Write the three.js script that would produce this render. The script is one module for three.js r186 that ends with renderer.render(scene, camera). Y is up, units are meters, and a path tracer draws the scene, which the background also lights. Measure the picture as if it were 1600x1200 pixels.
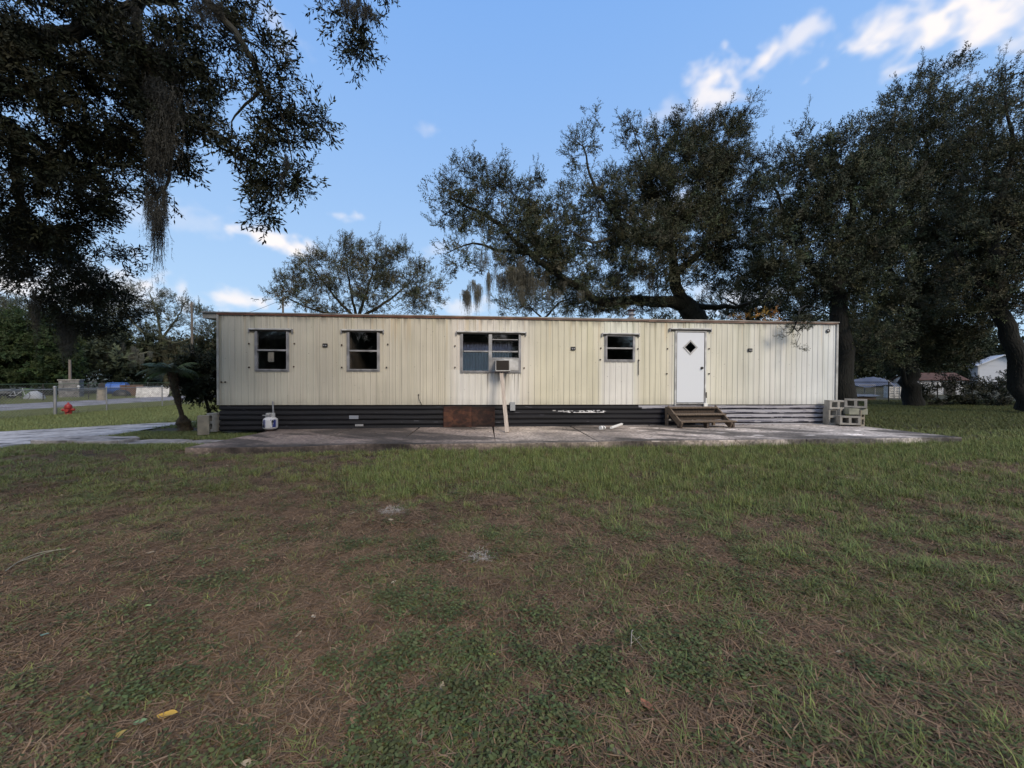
import * as THREE from 'three';
import { mergeGeometries } from 'three/addons/utils/BufferGeometryUtils.js';
import { RoundedBoxGeometry } from 'three/addons/geometries/RoundedBoxGeometry.js';

// ---------------------------------------------------------------- camera, sky, sun, exposure
const CAM_Y = 1.4, PITCH = -Math.atan(8 / 600), F = 600;
const camera = new THREE.PerspectiveCamera(90, 4 / 3, 0.05, 900);
camera.position.set(0, CAM_Y, 0);
camera.rotation.x = PITCH;
camera.updateMatrixWorld();
const scene = new THREE.Scene();
const renderer = new THREE.WebGLRenderer({ antialias: true });
renderer.toneMapping = THREE.LinearToneMapping;
renderer.toneMappingExposure = 1.12;
renderer.shadowMap.enabled = true;
const SUN_DIR = new THREE.Vector3(0.42, 0.58, 0.78).normalize();
const sun = new THREE.DirectionalLight(new THREE.Color(1.0, 0.85, 0.67), 2.35);
sun.position.copy(SUN_DIR).multiplyScalar(60);
sun.castShadow = true;
sun.shadow.radius = 40;
sun.shadow.camera.left = -40; sun.shadow.camera.right = 40; sun.shadow.camera.top = 40; sun.shadow.camera.bottom = -40; sun.shadow.camera.far = 200;
scene.add(sun, sun.target);

// ---------------------------------------------------------------- random numbers and noise
function rng(seed) { let a = seed >>> 0; return () => { a = (a + 0x6d2b79f5) | 0; let t = Math.imul(a ^ (a >>> 15), 1 | a); t = (t + Math.imul(t ^ (t >>> 7), 61 | t)) ^ t; return ((t ^ (t >>> 14)) >>> 0) / 4294967296; }; }
const R0 = rng(77);
const hash = (x, y, s) => { let h = Math.imul(x | 0, 374761393) ^ Math.imul(y | 0, 668265263) ^ Math.imul(s | 0, 2147483647 - 58); h = Math.imul(h ^ (h >>> 13), 1274126177); return ((h ^ (h >>> 16)) >>> 0) / 4294967296; };
const sm = (t) => t * t * (3 - 2 * t), lerp = (a, b, t) => a + (b - a) * t, clamp = (x, a = 0, b = 1) => Math.min(b, Math.max(a, x));
const step = (a, b, x) => sm(clamp((x - a) / (b - a)));
function vnoise(x, y, s = 0, per = 0) {
  const xi = Math.floor(x), yi = Math.floor(y), fx = sm(x - xi), fy = sm(y - yi);
  const w = (i) => per ? ((i % per) + per) % per : i;
  return lerp(lerp(hash(w(xi), w(yi), s), hash(w(xi + 1), w(yi), s), fx), lerp(hash(w(xi), w(yi + 1), s), hash(w(xi + 1), w(yi + 1), s), fx), fy);
}
function fbm(x, y, s = 0, oct = 4, per = 0) { let v = 0, a = 0.5, n = 0; for (let i = 0; i < oct; i++) { v += a * vnoise(x, y, s + i * 17, per); n += a; a *= 0.5; x *= 2; y *= 2; per *= 2; } return v / n; }
const V = (x, y, z) => new THREE.Vector3(x, y, z);

// ---------------------------------------------------------------- photograph pixel -> place
function rayDir(px, py) { return V((px - 800) / F, -(py - 600) / F, -1).applyEuler(camera.rotation); }
function P(px, py, depth) { const d = rayDir(px, py); return d.multiplyScalar(depth / -d.z).add(camera.position); }   // depth = distance along -z
function G(px, py, y = 0) { const d = rayDir(px, py); return d.multiplyScalar((y - CAM_Y) / d.y).add(camera.position); }

// ---------------------------------------------------------------- the sky
{
  const W = 2048, H = 1024, data = new Float32Array(W * H * 4);
  const clouds = [ // px, py, half-width, half-height (pixels), tilt, strength, seed
    [1540, 10, 160, 62, -0.1, 1.15, 3], [1630, 50, 70, 36, -0.1, 0.8, 8], [1440, 64, 46, 12, -0.5, 0.5, 9], [1122, 120, 38, 34, -0.2, 0.95, 12], [1194, 94, 38, 17, -0.62, 0.95, 15], [1256, 50, 30, 20, -0.6, 0.7, 19], [1225, 76, 22, 8, -0.7, 0.55, 17],
    [438, 381, 66, 17, 0.32, 1.15, 21], [380, 470, 75, 16, 0.05, 0.95, 28], [545, 337, 26, 9, -0.1, 0.7, 31], [20, 430, 120, 60, 0.0, 1.1, 33], [150, 455, 100, 30, 0.0, 0.9, 35],
    [725, 478, 50, 16, 0, 0.5, 37], [672, 203, 20, 14, -0.4, 0.25, 41], [685, 390, 22, 10, -0.5, 0.25, 43], [425, 35, 34, 22, 0.8, 0.3, 45], [1150, 470, 90, 24, 0, 0.7, 47], [1040, 180, 40, 18, -0.4, 0.3, 51],
    [1050, 320, 60, 30, -0.3, 0.4, 52], [240, 330, 90, 24, 0.1, 0.25, 55],
  ].map(([px, py, a, b, t, s, seed]) => {
    const c = rayDir(px, py).normalize(), k = F / rayDir(px, py).length();
    const e = 1 / rayDir(px, py).length();
    const right = V(1, 0, 0).applyQuaternion(new THREE.Quaternion().setFromUnitVectors(V(0, 0, -1), c)), up = V(0, 1, 0).applyQuaternion(new THREE.Quaternion().setFromUnitVectors(V(0, 0, -1), c));
    return { c, right, up, a: a / F * e, b: b / F * e, t, s, seed };
  });
  const d = V(0, 0, 0);
  for (let j = 0; j < H; j++) for (let i = 0; i < W; i++) {
    const az = ((i + 0.5) / W - 0.5) * 2 * Math.PI, el = ((j + 0.5) / H - 0.5) * Math.PI;
    d.set(Math.cos(el) * Math.cos(az), Math.sin(el), Math.cos(el) * Math.sin(az));
    const h = Math.max(0, d.y), o = (j * W + i) * 4;
    const t1 = Math.pow(h, 0.55), glow = Math.pow(clamp(0.5 + 0.5 * d.dot(SUN_DIR)), 6);
    let r = lerp(0.60, 0.115, t1), g = lerp(0.80, 0.31, t1), b = lerp(0.93, 0.76, t1);
    r *= 1 + 0.5 * glow; g *= 1 + 0.42 * glow; b *= 1 + 0.28 * glow;
    let c = 0;
    if (d.y > -0.02) {
      for (const q of clouds) {
        if (d.dot(q.c) < 0.8) continue;
        let x = d.dot(q.right), y = d.dot(q.up);
        const ct = Math.cos(q.t), st = Math.sin(q.t), u = (x * ct - y * st) / q.a, v = (x * st + y * ct) / q.b;
        if (u * u + v * v > 5) continue;
        const wx = x + 0.03 * (fbm(x * 14 + 3, y * 14 + 3, q.seed + 9, 3) - 0.5), wy = y + 0.03 * (fbm(x * 14 + 7, y * 14 + 1, q.seed + 12, 3) - 0.5), n = fbm(wx * 34 + 40, wy * 50 + 40, q.seed, 6), n2 = fbm(wx * 10 + 9, wy * 15 + 9, q.seed + 5, 3);
        const e = Math.sqrt(u * u + v * v) + (n - 0.5) * 2.5 + (n2 - 0.5) * 1.1;
        c = Math.max(c, q.s * step(1.25, -0.3, e) * (0.78 + 0.55 * n));
      }
      // the rest of the dome: unseen scattered cloud, added to make the light more neutral
      if (d.z > -0.25) { const k = 1 / (h + 0.18), n = fbm(d.x * k * 1.6 + 30, d.z * k * 1.6 + 30, 91, 5); c = Math.max(c, step(-0.25, 0.05, d.z) * 0.9 * step(0.44, 0.64, n)); }
    }
    c = clamp(c, 0, 1);
    const cl = [0.93, 0.88, 0.87];
    r = lerp(r, cl[0], c); g = lerp(g, cl[1], c); b = lerp(b, cl[2], c);
    if (d.y < 0) { const k = step(0, -0.15, d.y); r = lerp(r, 0.12, k); g = lerp(g, 0.12, k); b = lerp(b, 0.1, k); }
    data[o] = r; data[o + 1] = g; data[o + 2] = b; data[o + 3] = 1;
  }
  const sky = new THREE.DataTexture(data, W, H, THREE.RGBAFormat, THREE.FloatType);
  sky.mapping = THREE.EquirectangularReflectionMapping; sky.magFilter = THREE.LinearFilter; sky.needsUpdate = true;
  scene.background = sky; scene.environment = sky;
}

// ---------------------------------------------------------------- naming and building helpers
const used = new Map();
function numbered(name) { const n = used.get(name) ?? 0; used.set(name, n + 1); return n ? name + '_' + String(n).padStart(3, '0') : name; }
function tag(o, label, category, group, kind) { if (label) o.userData.label = label; if (category) o.userData.category = category; if (group) o.userData.group = group; if (kind) o.userData.kind = kind; return o; }
function thing(name, label, category, pos = [0, 0, 0], turn = 0, group) {
  const o = new THREE.Group(); o.name = numbered(name); o.position.set(...(pos.isVector3 ? pos.toArray() : pos)); o.rotation.y = turn; scene.add(o);
  return tag(o, label, category, group);
}
function merge(list) {
  const gs = list.flat().map((g) => {
    g = g.index ? g.toNonIndexed() : g;
    for (const k of Object.keys(g.attributes)) if (!['position', 'normal', 'uv', 'color'].includes(k)) g.deleteAttribute(k);
    if (!g.attributes.normal) g.computeVertexNormals();
    if (!g.attributes.uv) g.setAttribute('uv', new THREE.BufferAttribute(new Float32Array(g.attributes.position.count * 2), 2));
    return g;
  });
  return gs.length === 1 ? gs[0] : mergeGeometries(gs);
}
function obj(name, geos, mat, parent = scene) {
  const m = new THREE.Mesh(Array.isArray(geos) ? merge(geos) : geos, mat);
  m.name = parent === scene ? numbered(name) : name; m.castShadow = m.receiveShadow = true; parent.add(m); return m;
}
function inst(name, geo, mat, mats, cols, parent = scene) {
  const m = new THREE.InstancedMesh(geo, mat, mats.length); m.name = parent === scene ? numbered(name) : name;
  mats.forEach((x, i) => m.setMatrixAt(i, x)); if (cols) cols.forEach((c, i) => m.setColorAt(i, c));
  m.castShadow = m.receiveShadow = true; parent.add(m); return m;
}
// a box with uv in metres; x, y, z is the middle
function bx(w, h, d, x = 0, y = 0, z = 0, round = 0) {
  const g = round ? new RoundedBoxGeometry(w, h, d, 2, round) : new THREE.BoxGeometry(w, h, d), p = g.attributes.position, n = g.attributes.normal, uv = g.attributes.uv;
  for (let i = 0; i < p.count; i++) { const ax = Math.abs(n.getX(i)), ay = Math.abs(n.getY(i)), az = Math.abs(n.getZ(i)); if (ax > ay && ax > az) uv.setXY(i, p.getZ(i) + x, p.getY(i) + y); else if (ay > az) uv.setXY(i, p.getX(i) + x, p.getZ(i) + z); else uv.setXY(i, p.getX(i) + x, p.getY(i) + y); }
  return g.translate(x, y, z);
}
function rod(a, b, r, r2 = r, seg = 8) {
  const d = b.clone().sub(a), g = new THREE.CylinderGeometry(r2, r, d.length(), seg, 1);
  return g.applyQuaternion(new THREE.Quaternion().setFromUnitVectors(V(0, 1, 0), d.clone().normalize())).translate((a.x + b.x) / 2, (a.y + b.y) / 2, (a.z + b.z) / 2);
}
function board(a, b, w, t, up = V(0, 0, 1)) { // a bar from a to b, w wide, t thick along up
  const d = b.clone().sub(a), y = d.clone().normalize(), x = new THREE.Vector3().crossVectors(y, up).normalize(), z = new THREE.Vector3().crossVectors(x, y);
  return bx(w, d.length(), t).applyMatrix4(new THREE.Matrix4().makeBasis(x, y, z)).translate((a.x + b.x) / 2, (a.y + b.y) / 2, (a.z + b.z) / 2);
}
function tubePath(pts, r, seg = 24, rad = 6) { return new THREE.TubeGeometry(new THREE.CatmullRomCurve3(pts), seg, r, rad); }
function lathe(pts, seg = 24) { return new THREE.LatheGeometry(pts.map(([r, y]) => new THREE.Vector2(r, y)), seg); }

// ---------------------------------------------------------------- textures and materials
function dataTex(size, fn, rep = 1, srgb = true) {
  const a = new Uint8Array(size * size * 4);
  for (let y = 0; y < size; y++) for (let x = 0; x < size; x++) { const c = fn(x / size, y / size), o = (y * size + x) * 4; a[o] = c[0] * 255; a[o + 1] = c[1] * 255; a[o + 2] = c[2] * 255; a[o + 3] = 255; }
  const t = new THREE.DataTexture(a, size, size); t.wrapS = t.wrapT = THREE.RepeatWrapping; t.magFilter = THREE.LinearFilter; t.repeat.set(rep, rep); if (srgb) t.colorSpace = THREE.SRGBColorSpace; t.needsUpdate = true; return t;
}
const grainT = dataTex(256, (u, v) => { const n = 0.62 + 0.38 * fbm(u * 8, v * 8, 5, 5, 8); return [n, n, n]; }, 0.8);          // mottled
const fineT = dataTex(256, (u, v) => { const n = fbm(u * 32, v * 32, 9, 4, 32); return [n, n, n]; }, 1.5, false);
const woodT = dataTex(256, (u, v) => { const n = fbm(u * 24, v * 3, 15, 3, 0) * 0.6 + fbm(u * 60, v * 4, 18, 2) * 0.4, k = 0.55 + 0.45 * n; return [k, k * 0.98, k * 0.95]; }, 2.2);
const rustT = dataTex(256, (u, v) => { const n = fbm(u * 7, v * 7, 131, 5, 7), m = step(0.42, 0.62, fbm(u * 3, v * 9, 137, 4)), k = 0.35 + 0.75 * n; return [k * lerp(0.75, 1, m), k * lerp(0.62, 0.85, m), k * lerp(0.6, 0.75, m)]; }, 1.6);
const barkB = dataTex(256, (u, v) => { const n = Math.abs(fbm(u * 10, v * 4, 22, 4, 0) - 0.5) * 2; return [n, n, n]; }, 1, false);
const barkT = dataTex(256, (u, v) => { const n = 0.45 + 0.55 * fbm(u * 10, v * 5, 24, 4, 0), g = fbm(u * 4, v * 4, 29, 3); return [n * lerp(1, 0.85, g), n, n * lerp(0.9, 0.85, g)]; }, 1);
function mat(r, g, b, o = {}) { const m = new THREE.MeshStandardMaterial({ roughness: 0.8, side: THREE.DoubleSide, ...o }); m.color.setRGB(r, g, b); return m; }
const M = {
  alu: mat(0.46, 0.46, 0.47, { map: grainT, roughness: 0.45, metalness: 0.25 }),
  aluDull: mat(0.42, 0.42, 0.44, { map: grainT, roughness: 0.6, metalness: 0.2 }),
  whitePaint: mat(0.72, 0.72, 0.71, { map: grainT, roughness: 0.6 }),
  doorWhite: mat(0.66, 0.69, 0.73, { roughness: 0.5, bumpMap: fineT, bumpScale: 0.0008 }),
  black: mat(0.012, 0.012, 0.013, { roughness: 0.5 }),
  dark: mat(0.03, 0.028, 0.026, { roughness: 0.8 }),
  rust: mat(0.125, 0.072, 0.052, { map: rustT, roughness: 0.85, bumpMap: fineT, bumpScale: 0.003 }),
  rustDark: mat(0.07, 0.042, 0.033, { map: rustT, roughness: 0.85, bumpMap: fineT, bumpScale: 0.004 }),
  trimRust: mat(0.2, 0.085, 0.05, { map: grainT, roughness: 0.7 }),
  glass: new THREE.MeshPhysicalMaterial({ color: 0xffffff, transmission: 1, thickness: 0, roughness: 0.03, ior: 1.5, side: THREE.DoubleSide }),
  galv: mat(0.36, 0.37, 0.38, { map: grainT, roughness: 0.5, metalness: 0.4 }),
  wood: mat(0.24, 0.19, 0.15, { map: woodT, roughness: 0.9 }),
  woodDark: mat(0.13, 0.1, 0.085, { map: woodT, roughness: 0.9 }),
  block: mat(0.4, 0.385, 0.35, { map: grainT, roughness: 0.95, bumpMap: fineT, bumpScale: 0.006 }),
  blockTan: mat(0.36, 0.32, 0.25, { map: grainT, roughness: 0.95, bumpMap: fineT, bumpScale: 0.006 }),
  bark: mat(0.05, 0.042, 0.035, { map: barkT, roughness: 0.95, bumpMap: barkB, bumpScale: 0.03 }),
  barkShaded: mat(0.014, 0.0125, 0.0115, { map: barkT, roughness: 0.95, bumpMap: barkB, bumpScale: 0.03 }),  // bark with the shade beneath the right oaks put into its colour
  barkPale: mat(0.2, 0.18, 0.155, { map: barkT, roughness: 0.95, bumpMap: barkB, bumpScale: 0.02 }),
  leaf: new THREE.MeshPhysicalMaterial({ roughness: 0.7, specularIntensity: 0.45, side: THREE.DoubleSide }),
  moss: mat(1, 1, 1, { roughness: 0.95 }),
  red: mat(0.36, 0.022, 0.018, { map: grainT, roughness: 0.5 }),
  inside: mat(0.05, 0.04, 0.032, { roughness: 0.9 }),
  pvc: mat(0.78, 0.78, 0.76, { roughness: 0.4 }),
};

// ---------------------------------------------------------------- the lie of the land
const rawNoise = (x, z) => (fbm(x * 0.9 + 50, z * 0.9 + 50, 201, 3) - 0.5) * 0.09;
function gy(x, z) {
  let y = -0.25 * step(-9.5, -17, x) + 0.05 * step(-3.5, -6.4, z) * step(-11, -9, x);
  y += rawNoise(x, z) * step(-9.2, -7, x) * step(-30, -12, z) * step(-6.6, -5.6, z + 0.0) * step(12, 6, z);
  return y;
}
// trailer: its front wall runs from TL to TR
const TL = V(-7.09, 0, -9.25), TR = V(8.87, 0, -10.5), TDIR = TR.clone().sub(TL).normalize(), TLEN = TR.distanceTo(TL), TANG = Math.atan2(-TDIR.z, TDIR.x), TN = V(-TDIR.z, 0, TDIR.x);  // TN points to the camera
if (TN.z < 0) TN.negate();
const TILT = -0.0041;
const trailerM = new THREE.Matrix4().makeTranslation(TL.x, 0.77, TL.z).multiply(new THREE.Matrix4().makeRotationY(TANG)).multiply(new THREE.Matrix4().makeRotationZ(TILT));
const trailerInv = trailerM.clone().invert();
function W(px, py, off = 0) { // photograph pixel -> trailer coordinates (x along the wall, y up from the bottom of the wall) at a distance off in front of it
  const o = camera.position.clone().applyMatrix4(trailerInv), d = rayDir(px, py).transformDirection(trailerInv), t = (off - o.z) / d.z;
  return o.add(d.multiplyScalar(t));
}
const toTrailer = (x, z) => { const q = V(x - TL.x, 0, z - TL.z); return [q.dot(TDIR), q.dot(TN)]; };   // along, in front
const fromTrailer = (s, n, y = 0) => V(TL.x + TDIR.x * s + TN.x * n, y, TL.z + TDIR.z * s + TN.z * n);
const SLAB_Y = 0.18;
const onSlab = (x, z, m = 0) => { const [s, n] = toTrailer(x, z); return s > 1.05 - m && s < 16.25 + m && n > -3.8 && n < 2.58 + m; };
const onTrailer = (x, z) => { const [s, n] = toTrailer(x, z); return s > -0.05 && s < TLEN + 0.05 && n > -3.8 && n < 0.06; };
const driveEdge = (z) => -9.5 + 0.25 * Math.sin(z * 1.3) + (z < -11.2 ? (z + 11.2) * 0.6 : 0) ;
const onDrive = (x, z) => (x < driveEdge(z) && z < -7.3 - 0.05 * Math.sin(x * 3) - Math.max(0, (x + 9.9) * 3.2) && z > -12.1 + (x + 12) * -0.14);
const onPath = (x, z) => x > -9.9 && x < -5.7 && z < -7.75 + 0.06 * Math.sin(x * 3) && z > -8.5 + 0.05 * Math.sin(x * 2.1 + 1);
const onRoad = (x) => x < -25.4 && x > -32.2;

// how green / how dead the lawn is
function lawn(x, z) {
  const d = -z, n = fbm(x * 0.55 + 20, z * 0.55 + 20, 301, 4), n2 = fbm(x * 1.7 + 9, z * 1.7 + 9, 305, 3), n3 = fbm(x * 4.5, z * 4.5, 309, 2);
  let dead = step(0.6, -1.0, x + 0.12 * d + (n - 0.5) * 3) * step(5.6, 4.0, d + (n - 0.5) * 2.2);             // brown thatch left of the middle
  dead = Math.max(dead, step(1.5, 0.5, Math.hypot((x + 3.2) / 1.2, (d - 5.3) / 1.4) + (n - 0.5) * 1.6));
  dead *= 1 - 0.75 * step(-2.3, -4.2, x + (n2 - 0.5)) * step(2.4, 3.4, d);                                   // greener at the far left
  dead = Math.max(dead, 0.85 * step(1.4, 0.6, Math.hypot((x - 7.3) / 1.0, (d - 5.75) / 0.34) + (n2 - 0.5) * 1.3));     // bare soil at the right
  dead = Math.max(dead, 0.55 * step(3.4, 1.6, d) * step(0.42, 0.6, n2));
  const tall = step(3.0, 6.2, d + (n2 - 0.5) * 2.6) * step(-3.4, -1.6, x + (n - 0.5)) * (1 - dead);          // long grass before the slab
  dead *= 0.72 + 0.28 * step(0.35, 0.6, n3);
  const green = clamp((1 - dead) * (0.35 + 0.9 * step(0.3, 0.62, n2 * 0.7 + n3 * 0.3)));
  const weed = clamp(0.75 * step(0.46, 0.66, fbm(x * 1.5 + 70, z * 1.5 + 70, 321, 4)) * step(-2.2, 0.2, x + (n - 0.5) * 2) * step(5.2, 3.6, d) * step(3.0, 1.4, x) + 0.4 * step(0.5, 0.7, fbm(x * 2 + 3, z * 2 + 7, 331, 3)) + 0.16) * step(0.38, 0.62, fbm(x * 7, z * 7, 341, 3)) * 0.75;
  return { dead, tall, green, weed, n, n2 };
}
{ // the ground: one sheet, fine near the camera
  const N = 260, pos = [], col = [], uv = [], idx = [], warp = (t) => Math.sign(t) * (9 * Math.abs(t) + 26 * Math.abs(t) ** 3 + 330 * Math.abs(t) ** 9);
  for (let j = 0; j <= N; j++) for (let i = 0; i <= N; i++) {
    const x = warp(i / N * 2 - 1), z = warp(j / N * 2 - 1) - 4;
    pos.push(x, gy(x, z), z); uv.push(x, z);
    const q = lawn(x, z), k = 0.8 + 0.4 * q.n2, far = step(14, 24, Math.hypot(x, z));
    const soil = [0.085, 0.058, 0.04], gr = [0.05, 0.058, 0.022], t = lerp(clamp(q.green * 0.7), 0.85, far);
    const bare = step(1.1, 0.5, Math.hypot((x - 7.3) / 1.0, (-z - 5.75) / 0.34) + (q.n - 0.5));
    for (let c = 0; c < 3; c++) col.push(lerp(lerp(soil[c], gr[c], t) * k, [0.2, 0.15, 0.11][c], bare));
  }
  for (let j = 0; j < N; j++) for (let i = 0; i < N; i++) { const a = j * (N + 1) + i; idx.push(a, a + N + 1, a + 1, a + 1, a + N + 1, a + N + 2); }
  const g = new THREE.BufferGeometry(); g.setAttribute('position', new THREE.Float32BufferAttribute(pos, 3)); g.setAttribute('color', new THREE.Float32BufferAttribute(col, 3)); g.setAttribute('uv', new THREE.Float32BufferAttribute(uv, 2)); g.setIndex(idx); g.computeVertexNormals();
  const t = dataTex(512, (u, v) => { const n = fbm(u * 24, v * 24, 41, 4, 24), s = fbm(u * 90, v * 18, 47, 2, 0) * 0.5 + fbm(u * 18, v * 90, 49, 2, 0) * 0.5, k = clamp(0.35 + 0.5 * n + 0.5 * (s - 0.3)); return [k, k * 0.97, k * 0.93]; }, 0.7);
  const m = mat(1.25, 1.25, 1.25, { vertexColors: true, map: t, roughness: 1, bumpMap: t, bumpScale: 0.02 });
  tag(obj('ground', g, m), 'worn lawn of dead thatch and patchy green grass around the mobile home', null, null, 'structure');
}
function sheet(name, label, test, x0, x1, z0, z1, st, lift, m, thick = 0.06, rag = 0) { // a slab on the ground cut to an outline
  const pos = [], uv = [], idx = [], nx = Math.round((x1 - x0) / st), nz = Math.round((z1 - z0) / st), id = new Map();
  const v = (i, j) => { const k = i * 5000 + j; if (!id.has(k)) { const x = x0 + i * st + rag * (hash(i, j, 3) - 0.5), z = z0 + j * st + rag * (hash(i, j, 4) - 0.5); id.set(k, pos.length / 3); pos.push(x, gy(x, z) + lift, z); uv.push(x, z); } return id.get(k); };
  for (let i = 0; i < nx; i++) for (let j = 0; j < nz; j++) if (test(x0 + (i + 0.5) * st, z0 + (j + 0.5) * st)) { idx.push(v(i, j), v(i, j + 1), v(i + 1, j), v(i + 1, j), v(i, j + 1), v(i + 1, j + 1)); }
  const g = new THREE.BufferGeometry(); g.setAttribute('position', new THREE.Float32BufferAttribute(pos, 3)); g.setAttribute('uv', new THREE.Float32BufferAttribute(uv, 2)); g.setIndex(idx); g.computeVertexNormals();
  return tag(obj(name, g, m), label, null, null, 'structure');
}
const concT = dataTex(512, (u, v) => { const n = fbm(u * 6, v * 6, 61, 5, 6), f = fbm(u * 64, v * 64, 63, 2, 64), s = fbm(u * 5, v * 22, 67, 4, 0), k = clamp(0.45 + 0.5 * n * 0.6 + 0.3 * f - 0.4 * step(0.54, 0.72, s)); return [k, k, k * 1.01]; }, 0.22);
const driveM = mat(0.6, 0.58, 0.57, { map: concT, roughness: 0.95, bumpMap: fineT, bumpScale: 0.006 });
sheet('driveway', 'pale cracked concrete driveway coming in from the left', onDrive, -26, -9, -13, -6.5, 0.125, 0.035, driveM, 0.06, 0.06);
sheet('road', 'pale asphalt street running past the chain link fence', (x) => onRoad(x), -32.5, -25, -110, 20, 0.5, 0.04, mat(0.42, 0.41, 0.43, { map: concT, roughness: 0.95 }), 0, 0.08);
{ // narrow broken walk between driveway and slab: three cast pieces
  const m = mat(0.5, 0.46, 0.43, { map: concT, roughness: 0.95 });
  const pieces = [[-9.85, -8.1], [-8.06, -6.95], [-6.88, -5.72]].map(([a, b], k) => {
    const s = new THREE.Shape(), r = rng(500 + k), top = [], n = 8;
    for (let i = 0; i <= n; i++) s[i ? 'lineTo' : 'moveTo'](lerp(a, b, i / n), 7.8 + 0.1 * (r() - 0.5) + (i === 0 || i === n ? 0.08 : 0));
    for (let i = n; i >= 0; i--) s.lineTo(lerp(a, b, i / n), 8.42 + 0.1 * (r() - 0.5) - (i === 0 || i === n ? 0.06 : 0));
    return new THREE.ExtrudeGeometry(s, { depth: 0.12, bevelSize: 0.012, bevelThickness: 0.012, bevelSegments: 1 }).rotateX(-Math.PI / 2).rotateZ((r() - 0.5) * 0.012).translate(0, -0.03 - k * 0.006, 0);
  });
  const p = new THREE.Group(); p.name = 'footpath'; scene.add(p); tag(p, 'narrow cracked concrete strip joining driveway and patio slab', null, null, 'structure');
  pieces.forEach((g) => obj('slab_piece', g, m, p));
}
// ---------------------------------------------------------------- the patio slab: cast panels with worn fronts
{
  const c = document.createElement('canvas'); c.width = 2048; c.height = 512; const x = c.getContext('2d'), r = rng(611);
  const gr = x.createLinearGradient(0, 0, 2048, 0); [[0, '#756962'], [0.18, '#716660'], [0.3, '#7a6f68'], [0.42, '#9b9186'], [0.55, '#968c83'], [0.7, '#a39b95'], [0.85, '#a9a5a3'], [1, '#8b8784']].forEach(([k, s]) => gr.addColorStop(k, s)); x.fillStyle = gr; x.fillRect(0, 0, 2048, 512);
  const im = x.getImageData(0, 0, 2048, 512), d = im.data;
  for (let j = 0; j < 512; j++) for (let i = 0; i < 2048; i++) {
    const u = i / 2048 * 15, v = j / 512 * 2.6, o = (j * 2048 + i) * 4;
    let k = 0.78 + 0.5 * (fbm(u * 1.5, v * 1.5, 71, 5)) - 0.28; k *= 0.72 + 0.6 * fbm(u * 28, v * 28, 73, 2);
    k *= 1 - 0.42 * step(0.5, 0.68, fbm((u - v * 1.2) * 1.1 + 10, v * 1.1 + 4, 77, 4));
    k *= 1 - 0.35 * step(0.42, 0.1, v - 2.1 + 0.0) * 0;
    k *= 1 - 0.35 * step(2.2, 2.45, v + (fbm(u * 2, v, 83, 3) - 0.5) * 0.7);       // dirty band along the front edge
    const w = u > 8.5 && v < 2.3 ? step(0.62, 0.74, fbm(u * 1.8 + 5, v * 4 + 6, 79, 5)) * 0.55 : 0;
    for (let q = 0; q < 3; q++) d[o + q] = clamp(d[o + q] * k + w * 120, 0, 255);
  }
  x.putImageData(im, 0, 0);
  for (let k = 0; k < 26; k++) { x.strokeStyle = `rgba(40,34,30,${0.25 + r() * 0.4})`; x.lineWidth = 1 + r() * 2; x.beginPath(); let px = r() * 2048, py = r() * 512; x.moveTo(px, py); for (let s = 0; s < 8; s++) { px += (r() - 0.35) * 60; py += (r() - 0.5) * 60; x.lineTo(px, py); } x.stroke(); }
  const t = new THREE.CanvasTexture(c); t.colorSpace = THREE.SRGBColorSpace; t.wrapS = t.wrapT = THREE.ClampToEdgeWrapping;
  const m = mat(1.9, 1.84, 1.8, { map: t, roughness: 0.95, bumpMap: fineT, bumpScale: 0.005 });
  const slab = thing('patio_slab', null, null, [TL.x, 0, TL.z], TANG); tag(slab, 'long stained concrete patio slab along the front of the mobile home', null, null, 'structure');
  const cuts = [1.12, 3.1, 4.75, 6.6, 8.6, 10.7, 12.9, 16.18];
  for (let k = 0; k < cuts.length - 1; k++) {
    const a = cuts[k] + 0.008, b = cuts[k + 1] - 0.008, s = new THREE.Shape(), rr = rng(620 + k), n = 26;
    const front = (u) => 2.5 + 0.05 * (fbm(u * 3, 1, 601, 3) - 0.5) + (u > 3.3 && u < 5.1 ? -0.16 * Math.sin((u - 3.3) / 1.8 * Math.PI) : 0);
    const skew = k === 0 ? 0.22 : 0, skewR = k === cuts.length - 2 ? 0.15 : 0;
    s.moveTo(a + 0.05 - skew * -1.0, 0.0);
    for (let i = 0; i <= n; i++) { const u = lerp(a - skew * 0.3, b + skewR, i / n); s.lineTo(u, -front(u) + (rr() - 0.5) * 0.02); }
    s.lineTo(b - (skewR ? 0.1 : 0), 0.0);
    const g = new THREE.ExtrudeGeometry(s, { depth: 0.16, bevelSize: 0.012, bevelThickness: 0.012, bevelSegments: 2, curveSegments: 4 });
    const p = g.attributes.position, uv = g.attributes.uv, nn = g.attributes.normal;
    for (let i = 0; i < p.count; i++) uv.setXY(i, clamp((p.getX(i) - 1.1) / 15.1, 0.002, 0.998), Math.abs(nn.getZ(i)) < 0.5 ? 0.06 + p.getZ(i) / 2.6 : clamp(1 + (p.getY(i)) / 2.6, 0.002, 0.998));
    g.rotateX(-Math.PI / 2).rotateX((rr() - 0.5) * 0.004).translate(0, SLAB_Y - 0.172 + (rr() - 0.5) * 0.012 + (k === 0 ? -0.01 : 0), 0);
    obj('concrete_panel', g, m, slab);
  }
}

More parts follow.
